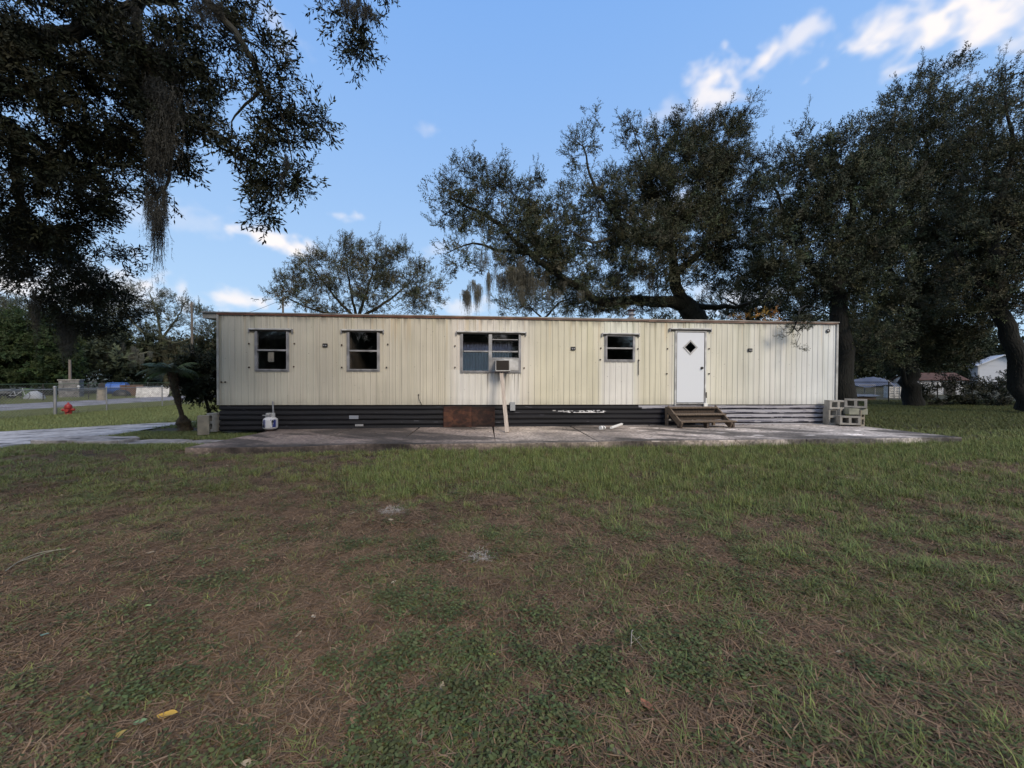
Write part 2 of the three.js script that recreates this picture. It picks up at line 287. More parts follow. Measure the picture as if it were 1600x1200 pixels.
// ---------------------------------------------------------------- the mobile home
const home = new THREE.Group(); home.name = numbered('mobile_home'); home.applyMatrix4(trailerM); scene.add(home);
tag(home, 'long cream mobile home with ribbed metal siding and black skirting', 'mobile home');
const WH = 2.175, DEPTH = 3.6;
const rect = (x0, y0, x1, y1) => { const a = W(x0, y1), b = W(x1, y0); return { x0: a.x, x1: b.x, y0: a.y, y1: b.y }; };
const WIN = [rect(400.5, 515, 450.5, 578.5), rect(544, 517, 592, 578.5), rect(721, 521.5, 812.5, 581), rect(946, 524.5, 990.5, 563.5)], DOOR = rect(1055.5, 519, 1101, 631);
{
  // siding: pressed ribs, cut round the openings
  const prof = [[0, 0], [0.085, 0], [0.095, 0.009], [0.118, 0.009], [0.128, 0]], PITCHX = 0.152;
  const xs = [];
  for (let k = 0; k * PITCHX < TLEN; k++) for (const [x, z] of prof) if (k * PITCHX + x < TLEN) xs.push([k * PITCHX + x, z]);
  xs.push([TLEN, 0]);
  const zAt = (x) => { let i = xs.findIndex((q) => q[0] >= x); if (i <= 0) return xs[0][1]; return lerp(xs[i - 1][1], xs[i][1], (x - xs[i - 1][0]) / (xs[i][0] - xs[i - 1][0] || 1)); };
  const open = [...WIN, DOOR], edges = open.flatMap((o) => [o.x0, o.x1]);
  // panels about 1.22 m wide; each one its own mesh
  const c = document.createElement('canvas'); c.width = 2048; c.height = 512; const x = c.getContext('2d'), r = rng(701), U = (m) => m / TLEN * 2048, Vv = (y) => 512 - y / WH * 512;
  const gr = x.createLinearGradient(0, 0, 2048, 0); [[0, '#bab5a6'], [0.2, '#bfb9aa'], [0.36, '#c6c0af'], [0.5, '#cbc6b1'], [0.68, '#cec9b4'], [0.8, '#cecbbc'], [0.9, '#cfcfc9'], [1, '#ced1d0']].forEach(([k, s]) => gr.addColorStop(k, s)); x.fillStyle = gr; x.fillRect(0, 0, 2048, 512);
  for (const o of [WIN[2], WIN[3], DOOR]) { const w = U(o.x1 - o.x0); for (let q = 0; q < 10; q++) { x.fillStyle = 'rgba(224,226,226,0.055)'; x.fillRect(U(o.x0) - w * (0.02 + q * 0.03), Vv(WH), w * (1.04 + q * 0.06), 512); x.fillStyle = 'rgba(224,226,226,0.05)'; x.fillRect(U(o.x0) - w * q * 0.03, Vv(o.y0 + 0.05), w * (1 + q * 0.03), 512); } }
  const im = x.getImageData(0, 0, 2048, 512), d = im.data;
  for (let j = 0; j < 512; j++) for (let i = 0; i < 2048; i++) {
    const u = i / 2048 * TLEN, v = (1 - j / 512) * WH, o = (j * 2048 + i) * 4;
    let k = 0.945 + 0.13 * fbm(u * 1.2, v * 1.2, 711, 4);
    const streak = fbm(u * 7, v * 0.35, 715, 3), fine = fbm(u * 34, v * 0.8, 719, 2);
    const drop = step(0.5, 0.78, streak) * (0.25 + 0.75 * step(0.5, WH, v));
    const amt = 0.03 + 0.06 * step(8.5, 10.5, u) * step(15.6, 13, u);
    k *= 1 - amt * drop; k *= 1 - 0.06 * step(0.5, 0.8, fine);
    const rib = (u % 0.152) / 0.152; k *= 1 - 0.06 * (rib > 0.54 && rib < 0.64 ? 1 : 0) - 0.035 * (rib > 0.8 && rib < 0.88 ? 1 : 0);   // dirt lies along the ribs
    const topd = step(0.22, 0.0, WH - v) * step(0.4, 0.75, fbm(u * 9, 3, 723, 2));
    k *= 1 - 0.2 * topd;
    const rust = 0.32 * step(0.72, 0.86, fbm(u * 11, v * 0.5, 727, 2)) * step(0.9, WH, v);
    const low = 0.12 * step(0.25, 0.0, v) * fbm(u * 4, v * 4, 731, 3);
    d[o] *= k * (1 - low); d[o + 1] *= k * (1 - 0.10 * rust - low); d[o + 2] *= k * (1 - 0.24 * rust - low - 0.03 * drop);
  }
  x.putImageData(im, 0, 0);
  for (let k = 0; k < 60; k++) { const px = k < 40 ? r() * 2048 : U(9.5 + r() * 5.5), len = 20 + r() * r() * 230, g = x.createLinearGradient(0, 0, 0, len); g.addColorStop(0, `rgba(${60 + r() * 40},${52 + r() * 25},38,${0.08 + r() * 0.22})`); g.addColorStop(1, 'rgba(80,70,50,0)'); x.save(); x.translate(px, 0); x.fillStyle = g; x.fillRect(0, 0, 1 + r() * 3, len); x.restore(); }
  { const o = WIN[2]; for (let k = 0; k < 14; k++) { const px = U(lerp(o.x0 + 0.5, o.x1 + 0.1, r())), len = 30 + r() * 130, g = x.createLinearGradient(0, Vv(o.y0), 0, Vv(o.y0) + len); g.addColorStop(0, 'rgba(45,38,30,0.4)'); g.addColorStop(1, 'rgba(60,50,40,0)'); x.fillStyle = g; x.fillRect(px, Vv(o.y0), 2 + r() * 3, len); } }
  for (let k = 0; k < 260; k++) { x.fillStyle = `rgba(40,34,26,${0.15 + r() * 0.45})`; x.fillRect(r() * 2048, r() * 512, 1 + r() * 1.6, 1 + r() * 2.2); }
  const t = new THREE.CanvasTexture(c); t.colorSpace = THREE.SRGBColorSpace;
  const siding = mat(1, 1, 1, { map: t, roughness: 0.5 });
  const bounds = [0]; for (let k = 8; k * PITCHX + 0.05 < TLEN - 0.6; k += 8) bounds.push(k * PITCHX + 0.04); bounds.push(TLEN);
  for (let b = 0; b < bounds.length - 1; b++) {
    const A = bounds[b], B = bounds[b + 1], pts = [...new Set([A, B, ...xs.map((q) => q[0]), ...edges].filter((q) => q >= A && q <= B).map((q) => +q.toFixed(4)))].sort((p, q) => p - q);
    const pos = [], uv = [], lift = hash(b, 1, 5) * 0.004;
    for (let i = 0; i < pts.length - 1; i++) {
      const a = pts[i], e = pts[i + 1], mid = (a + e) / 2; let spans = [[0, WH]];
      for (const o of open) if (mid > o.x0 && mid < o.x1) spans = spans.flatMap(([p, q]) => [[p, Math.min(q, o.y0)], [Math.max(p, o.y1), q]].filter(([m, n]) => n - m > 0.001));
      const za = zAt(a) + lift, ze = zAt(e) + lift;
      for (const [p, q] of spans) { pos.push(a, p, za, e, p, ze, e, q, ze, a, p, za, e, q, ze, a, q, za); for (const [s, v] of [[a, p], [e, p], [e, q], [a, p], [e, q], [a, q]]) uv.push(s / TLEN, v / WH); }
    }
    if (!pos.length) continue;
    const g = new THREE.BufferGeometry(); g.setAttribute('position', new THREE.Float32BufferAttribute(pos, 3)); g.setAttribute('uv', new THREE.Float32BufferAttribute(uv, 2)); g.computeVertexNormals();
    obj('siding_panel', g, siding, home);
  }
  // the shell behind the siding: ends, back, floor, ceiling, all with thickness
  const wallM = mat(0.5, 0.49, 0.44, { map: grainT, roughness: 0.6 });
  obj('end_wall', [bx(0.06, WH, DEPTH - 0.08, 0.03, WH / 2, -DEPTH / 2)], wallM, home); obj('end_wall', [bx(0.06, WH, DEPTH - 0.08, TLEN - 0.03, WH / 2, -DEPTH / 2)], wallM, home);
  const bw = [[W(731, 538), W(760, 578)], [W(768, 538), W(800, 578)]];
  const k0 = 5.5, k1 = 7.35, ky0 = 0.95, ky1 = 1.88;     // back window opposite the double window
  obj('back_wall', [bx(k0, WH, 0.06, k0 / 2, WH / 2, -DEPTH), bx(TLEN - k1, WH, 0.06, (k1 + TLEN) / 2, WH / 2, -DEPTH), bx(k1 - k0, ky0, 0.06, (k0 + k1) / 2, ky0 / 2, -DEPTH), bx(k1 - k0, WH - ky1, 0.06, (k0 + k1) / 2, (WH + ky1) / 2, -DEPTH)], wallM, home);
  obj('back_window_pane', [bx(k1 - k0, ky1 - ky0, 0.004, (k0 + k1) / 2, (ky0 + ky1) / 2, -DEPTH)], M.glass, home);
  obj('floor', [bx(TLEN - 0.13, 0.1, DEPTH - 0.08, TLEN / 2, -0.06, -DEPTH / 2)], M.inside, home);
  obj('ceiling', [bx(TLEN - 0.13, 0.03, DEPTH - 0.08, TLEN / 2, WH - 0.02, -DEPTH / 2)], M.inside, home);
  // inner lining: dark panelling
  for (const px of [3.05, 5.1, 9.2]) obj('partition', [bx(0.06, WH - 0.05, DEPTH - 0.2, px, WH / 2, -DEPTH / 2 - 0.05)], M.inside, home);
  // roof sheet with the rusty drip edge
  const roofM = mat(0.45, 0.44, 0.43, { map: grainT, roughness: 0.6, metalness: 0.2 });
  const OV = 0.34;
  obj('roof', [(() => { const s = new THREE.Shape(); s.moveTo(0.05, 0); s.lineTo(-DEPTH / 2, 0.09); s.lineTo(-DEPTH - 0.05, 0); s.lineTo(-DEPTH - 0.05, -0.025); s.lineTo(0.05, -0.025); return new THREE.ExtrudeGeometry(s, { depth: TLEN + OV + 0.02, bevelEnabled: false }).rotateY(Math.PI / 2).scale(1, 1, -1).translate(-OV, WH + 0.066, 0); })()], roofM, home).geometry.computeVertexNormals();
  obj('overhang', [bx(OV - 0.01, 0.13, DEPTH, -OV / 2 - 0.003, WH - 0.02, -DEPTH / 2)], mat(0.55, 0.53, 0.48, { map: grainT }), home);
  const tr = []; for (let k = 0; k < 6; k++) { const a = lerp(-OV * 0.0, TLEN, k / 6), b = lerp(0, TLEN, (k + 1) / 6) - 0.006; obj('roof_trim', [bx(b - a, 0.042, 0.022, (a + b) / 2, WH + 0.017, 0.028 + 0.002 * (k % 2)).rotateZ((hash(k, 1, 9) - 0.5) * 0.001)], k < 3 ? M.trimRust : mat(0.25, 0.16, 0.12, { map: grainT, roughness: 0.7 }), home); }
  const cap = mat(0.42, 0.36, 0.31, { map: grainT, roughness: 0.6, metalness: 0.2 });
  for (let k = 0; k < 4; k++) { const a = lerp(-OV, TLEN + 0.01, k / 4), b = lerp(-OV, TLEN + 0.01, (k + 1) / 4) - 0.005; obj('drip_edge', [bx(b - a, 0.022, 0.03, (a + b) / 2, WH + 0.05, 0.034 + 0.002 * (k % 2), 0.004)], cap, home); }
  obj('corner_trim', [bx(0.05, WH, 0.02, TLEN - 0.02, WH / 2, 0.026), bx(0.03, WH, 0.06, TLEN + 0.008, WH / 2, -0.01)], mat(0.62, 0.62, 0.6, { map: grainT, roughness: 0.5 }), home);
  obj('corner_trim', [bx(0.045, WH, 0.02, 0.02, WH / 2, 0.026)], mat(0.55, 0.53, 0.48, { map: grainT, roughness: 0.5 }), home);
  { // roof vent: stacked caps on a pipe
    const p = W(986, 494, -1.5), v = new THREE.Group(); v.name = 'roof_vent'; v.position.set(p.x, W(986, 498, -1.5).y, -1.5); v.scale.setScalar(0.78); home.add(v);
    obj('pipe', [lathe([[0.085, -0.35], [0.085, 0.28], [0.001, 0.281]], 20)], M.aluDull, v);
    obj('vent_cap', [lathe([[0.001, 0.37], [0.12, 0.35], [0.15, 0.31], [0.15, 0.29], [0.09, 0.285]], 24)], M.rustDark, v);
    obj('vent_collar', [lathe([[0.088, 0.19], [0.16, 0.175], [0.165, 0.15], [0.088, 0.14]], 24)], M.aluDull, v);
    obj('vent_collar', [lathe([[0.088, 0.07], [0.14, 0.04], [0.17, 0.0], [0.088, -0.02]], 24)], M.alu, v);
  }
  // windows
  function windowUnit(o, split, name = 'window') {
    const w = new THREE.Group(); w.name = name; w.position.set(o.x0, o.y0, 0); home.add(w);
    const ww = o.x1 - o.x0, hh = o.y1 - o.y0, t = 0.034, fz = 0.006;
    obj('frame', [bx(t, hh, 0.07, t / 2, hh / 2, fz), bx(t, hh, 0.07, ww - t / 2, hh / 2, fz), bx(ww - 2 * t, t * 0.9, 0.068, ww / 2, t * 0.45, fz), bx(ww - 2 * t, t * 0.6, 0.068, ww / 2, hh - t * 0.3, fz)], M.aluDull, w);
    obj('flange', [bx(0.03, hh + 0.06, 0.006, -0.0155, hh / 2, 0.022), bx(0.03, hh + 0.06, 0.006, ww + 0.0155, hh / 2, 0.022), bx(ww, 0.03, 0.006, ww / 2, -0.0155, 0.022)], M.aluDull, w);
    split(w, ww, hh, t);
    return w;
  }
  const single = (w, ww, hh, t) => {
    obj('rail', [bx(ww - 2 * t - 0.004, 0.04, 0.045, ww / 2, hh * 0.49, 0.014, 0.004)], M.alu, w);
    obj('pane', [bx(ww - 2 * t, hh * 0.49 - t, 0.004, ww / 2, hh * 0.245 + t * 0.2, -0.004)], M.glass, w);
    obj('pane', [bx(ww - 2 * t, hh * 0.49 - 0.03, 0.004, ww / 2, hh * 0.745, 0.012)], M.glass, w);
  };
  const W1 = windowUnit(WIN[0], single), W2 = windowUnit(WIN[1], single);
  windowUnit(WIN[2], (w, ww, hh, t) => {
    const mx = ww * 0.49;
    obj('mullion', [bx(0.085, hh - 0.06, 0.06, mx, hh / 2, 0.016)], M.alu, w);
    obj('rail', [bx(mx - 0.1, 0.035, 0.045, mx / 2 + 0.003, hh * 0.53, 0.016, 0.004)], M.alu, w);
    obj('rail', [bx(ww - mx - 0.1, 0.035, 0.045, (mx + ww) / 2 - 0.003, hh * 0.53, 0.016, 0.004)], M.alu, w);
    obj('rail', [bx(ww - mx - 0.1, 0.022, 0.03, (mx + ww) / 2 - 0.003, hh * 0.84, 0.016, 0.004)], M.alu, w);
    obj('rail', [bx(ww - mx - 0.1, 0.035, 0.045, (mx + ww) / 2 - 0.003, hh * 0.355, 0.016, 0.004)], M.alu, w);
    for (const [a, b] of [[t, mx - 0.043], [mx + 0.043, ww - t]]) { obj('pane', [bx(b - a, hh * 0.45, 0.004, (a + b) / 2, hh * 0.765 - 0.02, 0.012)], M.glass, w); }
    obj('pane', [bx(mx - 0.043 - t, hh * 0.45, 0.004, (t + mx - 0.043) / 2, hh * 0.28, -0.004)], M.glass, w);
    obj('pane', [bx(ww - t - mx - 0.043, hh * 0.15, 0.004, (mx + 0.043 + ww - t) / 2, hh * 0.44, -0.004)], M.glass, w);
    obj('filler_panel', [bx((ww - mx) * 0.5, hh * 0.32, 0.02, ww - (ww - mx) * 0.25 - t, hh * 0.2, 0.022, 0.004)], M.whitePaint, w);
    obj('side_filler', [bx(0.12, hh * 0.3, 0.014, mx + 0.105, hh * 0.2, 0.018)], M.alu, w);
  }, 'double_window');
  windowUnit(WIN[3], single);
  // curtains inside, hung behind the panes
  const fold = (x0, x1, y0, y1, z, m, n, name) => { const g = new THREE.PlaneGeometry(x1 - x0, y1 - y0, n * 4, 1), p = g.attributes.position; for (let i = 0; i < p.count; i++) p.setZ(i, Math.sin((p.getX(i) - x0) * n * 6.28 / (x1 - x0)) * 0.025); g.computeVertexNormals(); obj(name, g.translate((x0 + x1) / 2, (y0 + y1) / 2, z), m, home); };
  const cloth = (r, g, b, tr) => { const m = new THREE.MeshPhysicalMaterial({ roughness: 0.95, transmission: tr, thickness: 0, side: THREE.DoubleSide }); m.color.setRGB(r, g, b); return m; };
  fold(k0 - 0.05, k1 + 0.05, 1.63, 1.92, -DEPTH + 0.1, cloth(0.85, 0.68, 0.7, 0.7), 18, 'curtain_valance');
  fold(k0 - 0.05, k1 + 0.05, 0.88, 1.56, -DEPTH + 0.12, cloth(0.84, 0.77, 0.68, 0.7), 20, 'cafe_curtain');
  fold(WIN[0].x0 + 0.1, WIN[0].x0 + 0.24, WIN[0].y0 + 0.22, WIN[0].y0 + 0.46, -0.35, cloth(0.5, 0.5, 0.48, 0.2), 5, 'curtain_scrap');
  // awning rails above openings and the anchors beside them
  function awning(x0, x1, y, name = 'awning_rail') { const a = W(x0, y), b = W(x1, y), mx = (a.x + b.x) / 2, my = (a.y + b.y) / 2, w = b.x - a.x; const g = new THREE.Group(); g.name = name; g.position.set(mx, my, 0); home.add(g);
    obj('rail_bar', [bx(w, 0.034, 0.06, 0, 0.012, 0.045, 0.008)], M.whitePaint, g); obj('rail_shadow', [bx(w - 0.02, 0.03, 0.03, 0, -0.021, 0.032)], M.dark, g);  // dark strip below the bar stands in for its shadow
    obj('end_bracket', [bx(0.02, 0.09, 0.05, -w / 2 - 0.011, -0.02, 0.04)], M.aluDull, g); obj('end_bracket', [bx(0.02, 0.09, 0.05, w / 2 + 0.011, -0.02, 0.04)], M.aluDull, g); }
  awning(391, 457, 515.5); awning(535, 599, 517); awning(714, 821, 520); awning(941, 997, 522.5); awning(1046, 1109, 515);
  const anchors = [[389, 537], [460, 537], [389, 574], [459, 573], [534, 539], [606, 538], [534, 574], [604, 574], [711, 540.5], [711, 574], [819, 575], [939, 544], [997, 545], [938, 562], [998, 563], [1043, 545], [1108, 545], [1042, 584], [1108, 584], [346, 597], [352, 597]];
  anchors.forEach(([px, py]) => { const p = W(px, py, 0.02); obj('anchor_bracket', [bx(0.028, 0.035, 0.02, p.x, p.y, 0.022), bx(0.012, 0.012, 0.03, p.x, p.y, 0.035)], M.rustDark, home); });
  { const a = W(997.5, 564, 0.02), b = W(997.5, 586, 0.02); obj('hook_rod', [rod(V(a.x, a.y, 0.03), V(b.x, b.y, 0.035), 0.009)], M.dark, home); }
  // the two-socket outdoor light boxes and a round fitting
  for (const [px, py] of [[508, 539.5], [895.5, 544.5], [1172, 547]]) { const p = W(px, py, 0.02), g = new THREE.Group(); g.name = 'light_box'; g.position.set(p.x, p.y, 0.012); home.add(g);
    obj('box_body', [bx(0.12, 0.09, 0.03, 0, 0, 0.012, 0.01)], M.black, g); for (const s of [-1, 1]) obj('socket', [new THREE.CylinderGeometry(0.018, 0.018, 0.03, 12).rotateX(Math.PI / 2).translate(s * 0.025, -0.008, 0.028)], M.aluDull, g); }
  { const p = W(1248, 517, 0.02); }
  { const p = W(1293.5, 517, 0.02), q = new THREE.Group(); q.name = 'wall_fitting'; q.position.set(p.x - 0.75, p.y, 0.01); home.add(q); q.position.x = p.x;
    obj('ring', [new THREE.TorusGeometry(0.04, 0.012, 8, 20).translate(0, 0, 0.02)], M.dark, q); obj('lens', [new THREE.SphereGeometry(0.03, 14, 10).scale(1, 1, 0.5).translate(0, 0, 0.018)], M.alu, q); }
  // door
  { const g = new THREE.Group(); g.name = 'door'; g.position.set(DOOR.x0, DOOR.y0, 0); home.add(g); const w = DOOR.x1 - DOOR.x0, h = DOOR.y1 - DOOR.y0, t = 0.02;
    const s = new THREE.Shape(); s.moveTo(t, t * 1.4); s.lineTo(w - t, t * 1.4); s.lineTo(w - t, h - t); s.lineTo(t, h - t); s.closePath();
    const cx = w * 0.485, cy = h * 0.785, q = 0.165, hole = new THREE.Path(); hole.moveTo(cx, cy - q); hole.lineTo(cx - q, cy); hole.lineTo(cx, cy + q); hole.lineTo(cx + q, cy); hole.closePath(); s.holes.push(hole);
    obj('door_leaf', [new THREE.ExtrudeGeometry(s, { depth: 0.03, bevelSize: 0.003, bevelThickness: 0.003, bevelSegments: 1 }).translate(0, 0, -0.01)], M.doorWhite, g);
    const ring = new THREE.Shape(); const Q = q + 0.035; ring.moveTo(cx, cy - Q); ring.lineTo(cx + Q, cy); ring.lineTo(cx, cy + Q); ring.lineTo(cx - Q, cy); ring.closePath(); const hh = new THREE.Path(); hh.moveTo(cx, cy - q + 0.01); hh.lineTo(cx - q + 0.01, cy); hh.lineTo(cx, cy + q - 0.01); hh.lineTo(cx + q - 0.01, cy); hh.closePath(); ring.holes.push(hh);
    obj('diamond_trim', [new THREE.ExtrudeGeometry(ring, { depth: 0.008, bevelSize: 0.003, bevelThickness: 0.003, bevelSegments: 1 }).translate(0, 0, 0.027)], M.whitePaint, g);
    obj('diamond_pane', [bx(q * 1.45, q * 1.45, 0.004).rotateZ(Math.PI / 4).translate(cx, cy, 0.008)], M.glass, g);
    obj('door_knob', [new THREE.CylinderGeometry(0.034, 0.034, 0.008, 18).rotateX(Math.PI / 2).translate(w - 0.085, h * 0.5, 0.03), new THREE.SphereGeometry(0.028, 14, 10).translate(w - 0.085, h * 0.5, 0.065)], M.dark, g);
    obj('door_frame', [bx(0.035, h + 0.07, 0.03, -0.0185, h / 2, 0.018), bx(0.035, h + 0.07, 0.03, w + 0.0185, h / 2, 0.018), bx(w, 0.03, 0.03, w / 2, h + 0.016, 0.018), bx(w, 0.022, 0.04, w / 2, 0.012, 0.012)], M.whitePaint, g);
    obj('weather_strip', [bx(0.012, h - 0.04, 0.012, 0.012, h / 2, 0.012), bx(0.012, h - 0.04, 0.012, w - 0.012, h / 2, 0.012), bx(w - 0.03, 0.014, 0.012, w / 2, 0.032, 0.034)], M.dark, g);
  }
  // skirting: laps of horizontal metal, black paint giving way to bare white at the right
  const sc = document.createElement('canvas'); sc.width = 2048; sc.height = 128; const sx = sc.getContext('2d'), rs = rng(801), SH = 0.62, SX = (px) => clamp(W(px, 640).x / TLEN) * 2048;
  sx.fillStyle = '#131318'; sx.fillRect(0, 0, 2048, 128);
  for (let k = 0; k < 500; k++) { const g = 10 + rs() * 30; sx.fillStyle = `rgba(${g},${g},${g + 6},${0.2 + rs() * 0.5})`; sx.fillRect(rs() * 2048, rs() * 128, 4 + rs() * 70, 0.7 + rs() * 1.6); }
  sx.fillStyle = '#98979d'; sx.fillRect(SX(1088), 0, 2048, 128); sx.fillRect(SX(998), 0, 700, 12); sx.fillRect(SX(1003), 12, 700, 13);
  for (let k = 0; k < 26; k++) { sx.fillStyle = '#b8b7b8'; const y = 24 + Math.floor(rs() * 3) * 26; sx.fillRect(SX(1040 + rs() * 45), y, 4 + rs() * 30, 3 + rs() * 9); }
  for (let k = 0; k < 70; k++) { sx.fillStyle = k % 3 ? '#a8a7a6' : '#1a1a1f'; const px = 862 + rs() * 82; sx.fillRect(SX(px), 27 + rs() * 9, 2 + rs() * 10, 1.5 + rs() * 5); }
  sx.fillStyle = '#d4d3d2'; sx.fillRect(SX(888), 30, SX(944) - SX(888), 11); for (let k = 0; k < 24; k++) { sx.fillStyle = '#18181d'; sx.fillRect(SX(888 + rs() * 52), 28 + rs() * 7, 3 + rs() * 8, 3 + rs() * 4); }
  for (let k = 0; k < 300; k++) { sx.fillStyle = `rgba(30,30,48,${0.1 + rs() * 0.35})`; sx.fillRect(lerp(SX(1000), 2048, rs()), rs() * 128, 8 + rs() * 60, 1 + rs() * 4); }
  for (let k = 0; k < 60; k++) { sx.fillStyle = `rgba(150,150,160,${0.1 + rs() * 0.4})`; sx.fillRect(rs() * 1300, rs() * 128, 2 + rs() * 14, 1 + rs() * 2); }
  for (let l = 1; l <= 5; l++) { sx.fillStyle = 'rgba(20,20,34,0.85)'; sx.fillRect(0, l * 25.6 - 5, 2048, 4.5); for (let k = 0; k < 50; k++) { sx.fillStyle = `rgba(20,20,34,${0.3 + rs() * 0.5})`; sx.fillRect(lerp(SX(1000), 2048, rs()), l * 25.6 - 8 - rs() * 3, 6 + rs() * 40, 5); } }  // shade of the grooves painted in as dark lines along each lap
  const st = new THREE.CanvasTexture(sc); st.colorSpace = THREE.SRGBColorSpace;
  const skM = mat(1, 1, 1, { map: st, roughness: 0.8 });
  const laps = 5, lh = SH / laps, segs = [0.02, 3.05, 6.1, 9.15, 12.2, TLEN - 0.02];
  for (let k = 0; k < segs.length - 1; k++) for (let l = 0; l < laps; l++) {
    const a = segs[k] + 0.002, b = segs[k + 1] - 0.002, n = 14, pos = [], uv = [], pr = [[0, -0.004], [0.012, 0.0], [0.03, 0.024], [0.075, 0.034], [0.105, 0.02], [lh - 0.006, -0.004]];
    const wob = (u) => (vnoise(u * 1.7, l + k * 7, 803) - 0.5) * 0.014;
    for (let i = 0; i < n; i++) for (let j = 0; j < pr.length - 1; j++) {
      const u0 = lerp(a, b, i / n), u1 = lerp(a, b, (i + 1) / n), q = (u, [dy, dz]) => [u, -0.012 - l * lh - dy + wob(u) * (l ? 1 : 0.3), -0.035 + dz + wob(u + 9) * 1.2];
      const A = q(u0, pr[j]), B = q(u0, pr[j + 1]), C = q(u1, pr[j + 1]), D = q(u1, pr[j]);
      for (const e of [A, B, C, A, C, D]) { pos.push(...e); uv.push(e[0] / TLEN, clamp(1 + (e[1] + 0.012) / SH, 0.004, 0.996)); }
    }
    const g = new THREE.BufferGeometry(); g.setAttribute('position', new THREE.Float32BufferAttribute(pos, 3)); g.setAttribute('uv', new THREE.Float32BufferAttribute(uv, 2)); g.computeVertexNormals();
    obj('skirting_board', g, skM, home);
  }
  obj('skirt_backing', [bx(TLEN - 0.06, 0.62, 0.02, TLEN / 2, -0.33, -0.08), bx(0.02, 0.6, DEPTH - 0.3, 0.06, -0.33, -DEPTH / 2), bx(0.02, 0.6, DEPTH - 0.3, TLEN - 0.06, -0.33, -DEPTH / 2)], M.black, home);
  { const a = W(693, 635, 0), b = W(737, 667, 0), c2 = W(772.5, 636, 0);
    obj('access_panel', [bx(b.x - a.x, a.y - b.y, 0.02, (a.x + b.x) / 2, (a.y + b.y) / 2, 0.015, 0.004)], M.rust, home).userData.label = 'rusty brown access panel, the wider of two';
    obj('access_panel', [bx(c2.x - b.x - 0.01, a.y - b.y - 0.01, 0.02, (c2.x + b.x) / 2, (a.y + b.y) / 2 - 0.005, 0.008, 0.004), bx(0.02, a.y - b.y, 0.03, c2.x, (a.y + b.y) / 2, 0.012)], M.rustDark, home); }
  { const p = W(801, 635, 0.05); obj('electrical_box', [bx(0.13, 0.22, 0.07, p.x, p.y, 0.036, 0.008)], mat(0.3, 0.32, 0.34, { roughness: 0.5 }), home); }
  { const p = W(552.5, 652, 0.02), q = W(561, 664.5, 0.02); obj('skirt_vent', [bx(0.22, 0.085, 0.014, p.x, p.y, 0.003), ...[-1, 0, 1].map((k) => bx(0.2, 0.008, 0.016, p.x, p.y + k * 0.022, 0.006))], mat(0.25, 0.27, 0.32, { roughness: 0.5 }), home); obj('skirt_patch', [bx(0.2, 0.05, 0.01, q.x, q.y, 0.004)], M.aluDull, home); }
  { const a = W(654, 617, 0.02), b = W(659, 633, 0.02); obj('cable', [tubePath([V(a.x, a.y, 0.015), V(a.x + 0.01, a.y - 0.1, 0.035), V(a.x + 0.06, a.y - 0.2, 0.03), V(b.x, b.y, 0.02)], 0.006), new THREE.SphereGeometry(0.018, 8, 6).translate(a.x, a.y, 0.018)], M.dark, home); }
  { const p = W(1103, 633, 0.05); obj('water_tap', [bx(0.1, 0.1, 0.05, p.x, p.y, 0.03, 0.008), rod(V(p.x, p.y, 0.045), V(p.x + 0.01, p.y + 0.2, 0.045), 0.011)], M.pvc, home); obj('tap_handle', [rod(V(p.x + 0.01, p.y + 0.19, 0.045), V(p.x + 0.01, p.y + 0.34, 0.045), 0.014)], M.dark, home); }
}
// air conditioner held by a leaning board
{
  const p = W(785, 571.5, 0.2).applyMatrix4(trailerM), ac = thing('air_conditioner', 'white window air conditioner with dark grille sticking out of the double window', 'air conditioner', [p.x, p.y, p.z], TANG);
  obj('case', [bx(0.36, 0.29, 0.52, 0, 0, -0.05, 0.012)], M.whitePaint, ac);
  obj('grille', [bx(0.31, 0.235, 0.012, -0.005, 0.005, 0.212)], mat(0.03, 0.022, 0.018, { roughness: 0.7 }), ac);
  for (let k = 0; k < 9; k++) obj('fin', [bx(0.305, 0.006, 0.012, -0.005, -0.1 + k * 0.0265, 0.221)], M.dark, ac);
  obj('drip_tray', [bx(0.34, 0.014, 0.2, 0, -0.152, 0.12)], M.rustDark, ac);
  const markM = mat(0.25, 0.2, 0.19), a = W(783.5, 583, 0.36).applyMatrix4(trailerM), d = G(792.5, 676, SLAB_Y); const pr = thing('prop_board', 'white painted timber board propping up the air conditioner', 'board', [d.x, SLAB_Y, d.z]);
  a.sub(V(d.x, SLAB_Y, d.z)); obj('timber', [board(V(0, 0.004, 0), a, 0.088, 0.036, TN)], mat(0.76, 0.68, 0.62, { map: woodT, roughness: 0.75 }), pr);
  Array.from({ length: 9 }, (_, k) => { const q = a.clone().multiplyScalar(0.32 + k * 0.055 + hash(k, 3, 3) * 0.02); return board(q, q.clone().add(a.clone().multiplyScalar(0.018)), 0.02, 0.002, TN).translate(TN.x * 0.0195 + (hash(k, 2, 3) - 0.5) * 0.01, 0, TN.z * 0.0195); }).forEach((g) => obj('print_mark', g, markM, pr));
}
